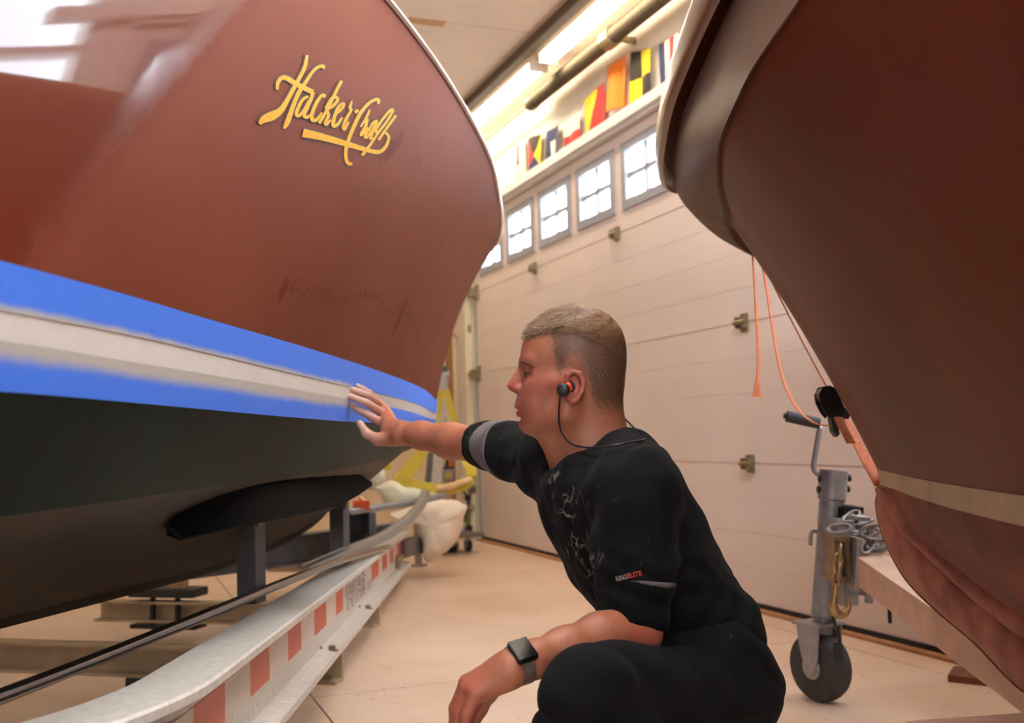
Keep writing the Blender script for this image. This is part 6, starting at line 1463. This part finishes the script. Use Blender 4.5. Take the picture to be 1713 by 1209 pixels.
X, Y, Z = bnd.coords(); bnd.d = (bnd.d+0.0021*fold(X, Y, Z, 24, 4)-0.0030*np.abs(fold(X, Y, Z, 21, 31))+0.003).astype(np.float32)
bnd.plane_cut(PT(1045, 969, 1.61), (0.10, 0.1, 0.95)); bnd.plane_cut(PT(1050, 973, 1.61), (-0.22, 0.0, -0.95)); bnd.plane_cut(PT(1040, 975, 1.62), (-1, 0.0, 0))
V7, F7 = bnd.mesh()
if len(V7): plab(npmesh('sleeve_band', V7, F7, [M_band2], so_), 'grey sliver of band above the near cuff')
# lettering on the near sleeve
def sleeveY(u, v):
    m = (np.abs(u6-u) < 5) & (np.abs(v6-v) < 5); return V6[m][:, 1].min() if m.any() else 1.60
pA, pB = PT(1031, 972, sleeveY(1031, 968)-0.001), PT(1074, 962, sleeveY(1074, 960)-0.001)
ex_ = Vector(pB-pA); wdt = ex_.length; ex_.normalize(); ey_ = Vector((-ex_.z*0.6, -0.35, 1.0)); ey_ = (ey_-ex_*ey_.dot(ex_)).normalized()
nrm_ = Vector((-ex_.y, ex_.x, 0))
ey_ = Vector((0, 0, 1)); ey_ = (ey_-ex_*ey_.dot(ex_)).normalized()
text_on('lettering', 'KING', Vector(pA), ex_, ey_, wdt*0.42, 0.0075, mat('print_grey', rgb(150, 140, 136), 0.8), so_, 0.003, bold=0.01)
text_on('lettering', 'ELITE', Vector(pA)+ex_*(wdt*0.44)+ey_*0.0004, ex_, ey_, wdt*0.56, 0.0075, mat('print_red', rgb(190, 66, 54), 0.8), so_, 0.003, bold=0.03)
# trousers
tr_ = SDF([-0.0, 1.38, 0.05], [0.58, 2.2, 0.56], 0.0046)
tr_.ell(PT(1196, 1142, 1.90), (0.098, 0.165, 0.105), 0.0, ax=None)
tr_.rc(PT(1178, 1085, 1.80), PT(1178, 1085, 1.98), 0.082, 0.082, 0.05)
tr_.chain([h_n, k_n], [0.088, 0.066], 0.05); tr_.chain([k_n, (k_n+a_n)/2, a_n], [0.064, 0.064, 0.050], 0.02)
tr_.chain([h_f, k_f], [0.095, 0.062], 0.05); tr_.chain([k_f, (k_f+a_f)/2, a_f], [0.060, 0.060, 0.050], 0.02)
X, Y, Z = tr_.coords(); tr_.d = (tr_.d+0.0030*fold(X, Y, Z, 15, 14)-0.0034*np.abs(fold(X, Y, Z, 17, 47))+0.0034).astype(np.float32)
V8, F8 = tr_.mesh(); V8 = relax(V8, F8, 2)
npmesh('trousers', V8, F8, [cloth_mat('black_twill', rgb(12, 11, 12), rgb(18, 17, 18))], MAN, np.zeros((len(V8), 3), np.float32))
# shoes
M_shoe = mat('shoe_leather', rgb(40, 38, 38), 0.6); M_sole = mat('shoe_sole', rgb(60, 56, 52), 0.8)
for (ax_, ay, toe) in ((0.275, 1.57, (-1, 0.0)), (0.47, 2.05, (-0.2, 0.0))):
    s_ = SDF([ax_-0.26, ay-0.08, -0.005], [ax_+0.10, ay+0.08, 0.16], 0.005)
    s_.rc((ax_, ay, 0.10), (ax_+0.01, ay, 0.07), 0.048, 0.046, 0.02); s_.chain([(ax_+0.02, ay, 0.05), (ax_-0.10, ay, 0.05), (ax_-0.19, ay, 0.042)], [0.042, 0.046, 0.036], 0.02)
    s_.plane_cut((0, 0, 0.022), (0, 0, -1)); V9, F9 = s_.mesh(); sh_ = npmesh('shoe', relax(V9, F9, 1), F9, [M_shoe], MAN)
    mb = MB(); ol = [(ax_+0.065, ay), (ax_+0.045, ay-0.04), (ax_-0.08, ay-0.048), (ax_-0.18, ay-0.04), (ax_-0.225, ay), (ax_-0.18, ay+0.04), (ax_-0.08, ay+0.048), (ax_+0.045, ay+0.04)]
    mb.prism([(x, y, 0.0) for x, y in ol], (0, 0, 0.024)); obj('sole', mb, M_sole, sh_)
# clip at the back of the belt
mb = MB(); mb.bar(PT(1268, 1088, 1.90), PT(1284, 1112, 1.90), 0.012, 0.03, up=(0, 1, 0), bev=0.004); obj('belt_clip', mb, M_blk, MAN)
mb = MB(); mb.bar(PT(1263, 1080, 1.90), PT(1270, 1090, 1.90), 0.010, 0.022, up=(0, 1, 0), bev=0.003); obj('belt_tab', mb, mat('tan_tab', rgb(170, 140, 104), 0.7), MAN)

# ---------------------------------------------------------------- earphones
EP = thing('earphones', 'black wired earphones with a red ring worn by the crouching man', 'earphones', HD(938, 655, 0.09))
M_ep = mat('earphone_black', rgb(24, 24, 26), 0.45); M_epr = mat('earphone_red', rgb(206, 66, 44), 0.4)
mb = MB(); mb.lathe([(0.003, -0.008), (0.0095, -0.007), (0.0112, -0.002), (0.0112, 0.005), (0.009, 0.008), (0.002, 0.0085)], HD(939, 655, 0.086), (-0.25, -0.97, -0.05), 20); obj('ear_bud', mb, M_ep, EP, smooth=True)
mb = MB(); mb.lathe([(0.0072, -0.004), (0.0085, -0.002), (0.0085, 0.002), (0.0072, 0.004)], HD(948, 650, 0.083), (0.5, -0.8, 0.3), 16); obj('ring', mb, M_epr, EP, smooth=True)
mb = MB(); mb.tube(smooth_path([HD(951, 657, 0.082), HD(955, 652, 0.084), HD(954, 645, 0.084), HD(949, 640, 0.082)], 5), [0.003]*8+[0.0026]*8, 8); obj('ear_wing', mb, M_ep, EP, smooth=True)
def shY(u, v):
    m = (np.abs(u6-u) < 6) & (np.abs(v6-v) < 6); return V6[m][:, 1].min()-0.004 if m.any() else None
def bodyY(u, v):
    uu, vv = u_, v_; m = (np.abs(uu-u) < 4) & (np.abs(vv-v) < 4); return V1[m][:, 1].min()-0.003 if m.any() else 1.80
cab = [(937, 662, None), (935, 685, None), (935, 705, None), (940, 725, None), (953, 741, None), (972, 747, None), (996, 748, None), (1025, 745, None), (1055, 739, None), (1073, 735, None), (1075, 730, None), (1062, 718, None), (1046, 702, None), (1030, 688, None), (1016, 678, None)]
cp = []; 
for i, (u, v, _) in enumerate(cab):
    a = bodyY(u, v); b = shY(u, v)
    Yc = min([q for q in (a, b) if q is not None])
    if i == 0: Yc = YH-0.088
    if i == 1: Yc = min(Yc, 1.80)
    if i >= 9: Yc = [1.80, 1.81, 1.845, 1.87, 1.89, 1.90][i-9]
    cp.append(PT(u, v, Yc))
for _ in range(2):
    for i in range(1, len(cp)-1): cp[i][1] = min(cp[i][1], 0.25*cp[i-1][1]+0.5*cp[i][1]+0.25*cp[i+1][1])
mb = MB(); mb.tube(smooth_path([c_-np.array([0, 0.004, 0]) for c_ in cp], 6), 0.0017, 8); obj('cable', mb, M_ep, EP, smooth=True)
mb = MB(); mb.tube([PT(1066, 724, 1.832), PT(1069.5, 726.5, 1.826)], 0.0028, 8); obj('cable_bead', mb, M_epr, EP)

# ---------------------------------------------------------------- watch
WT = thing('wristwatch', 'black square smartwatch with a grey strap on the near wrist', 'watch', PT(868, 1100, 1.52))
ax0 = PT(890, 1103, 1.538)-PT(845, 1118, 1.515); ax0 = Vector(ax0).normalized()
nf = Vector((-0.30, -0.80, 0.62)); nf = (nf-ax0*nf.dot(ax0)).normalized(); sd = ax0.cross(nf).normalized()
Mw = Matrix(((ax0.x, sd.x, nf.x), (ax0.y, sd.y, nf.y), (ax0.z, sd.z, nf.z)))
wc_ = Vector(PT(868, 1112, 1.526))
fc = wc_+nf*0.029
mb = MB(); mb.box(fc, (0.033, 0.038, 0.010), Mw, bev=0.0049); ws = obj('case', mb, mat('watch_case', rgb(40, 38, 38), 0.35, metal=0.6), WT, smooth=False)
mb = MB(); mb.box(fc+nf*0.0052, (0.030, 0.036, 0.002), Mw, bev=0.0009); obj('screen', mb, mat('watch_glass', rgb(10, 10, 12), 0.08, var=0.0), ws)
pts = []
for k in range(25):
    a = math.radians(32)+math.radians(296)*k/24
    pts.append(wc_+nf*(math.cos(a)*0.0275)+sd*(math.sin(a)*0.0285))
mb = MB(); mb.ribbon(pts, 0.022, 0.002, tuple(ax0)); obj('strap', mb, mat('strap_mesh', rgb(120, 104, 94), 0.45, metal=0.5, var=0.15, scale=300), WT)
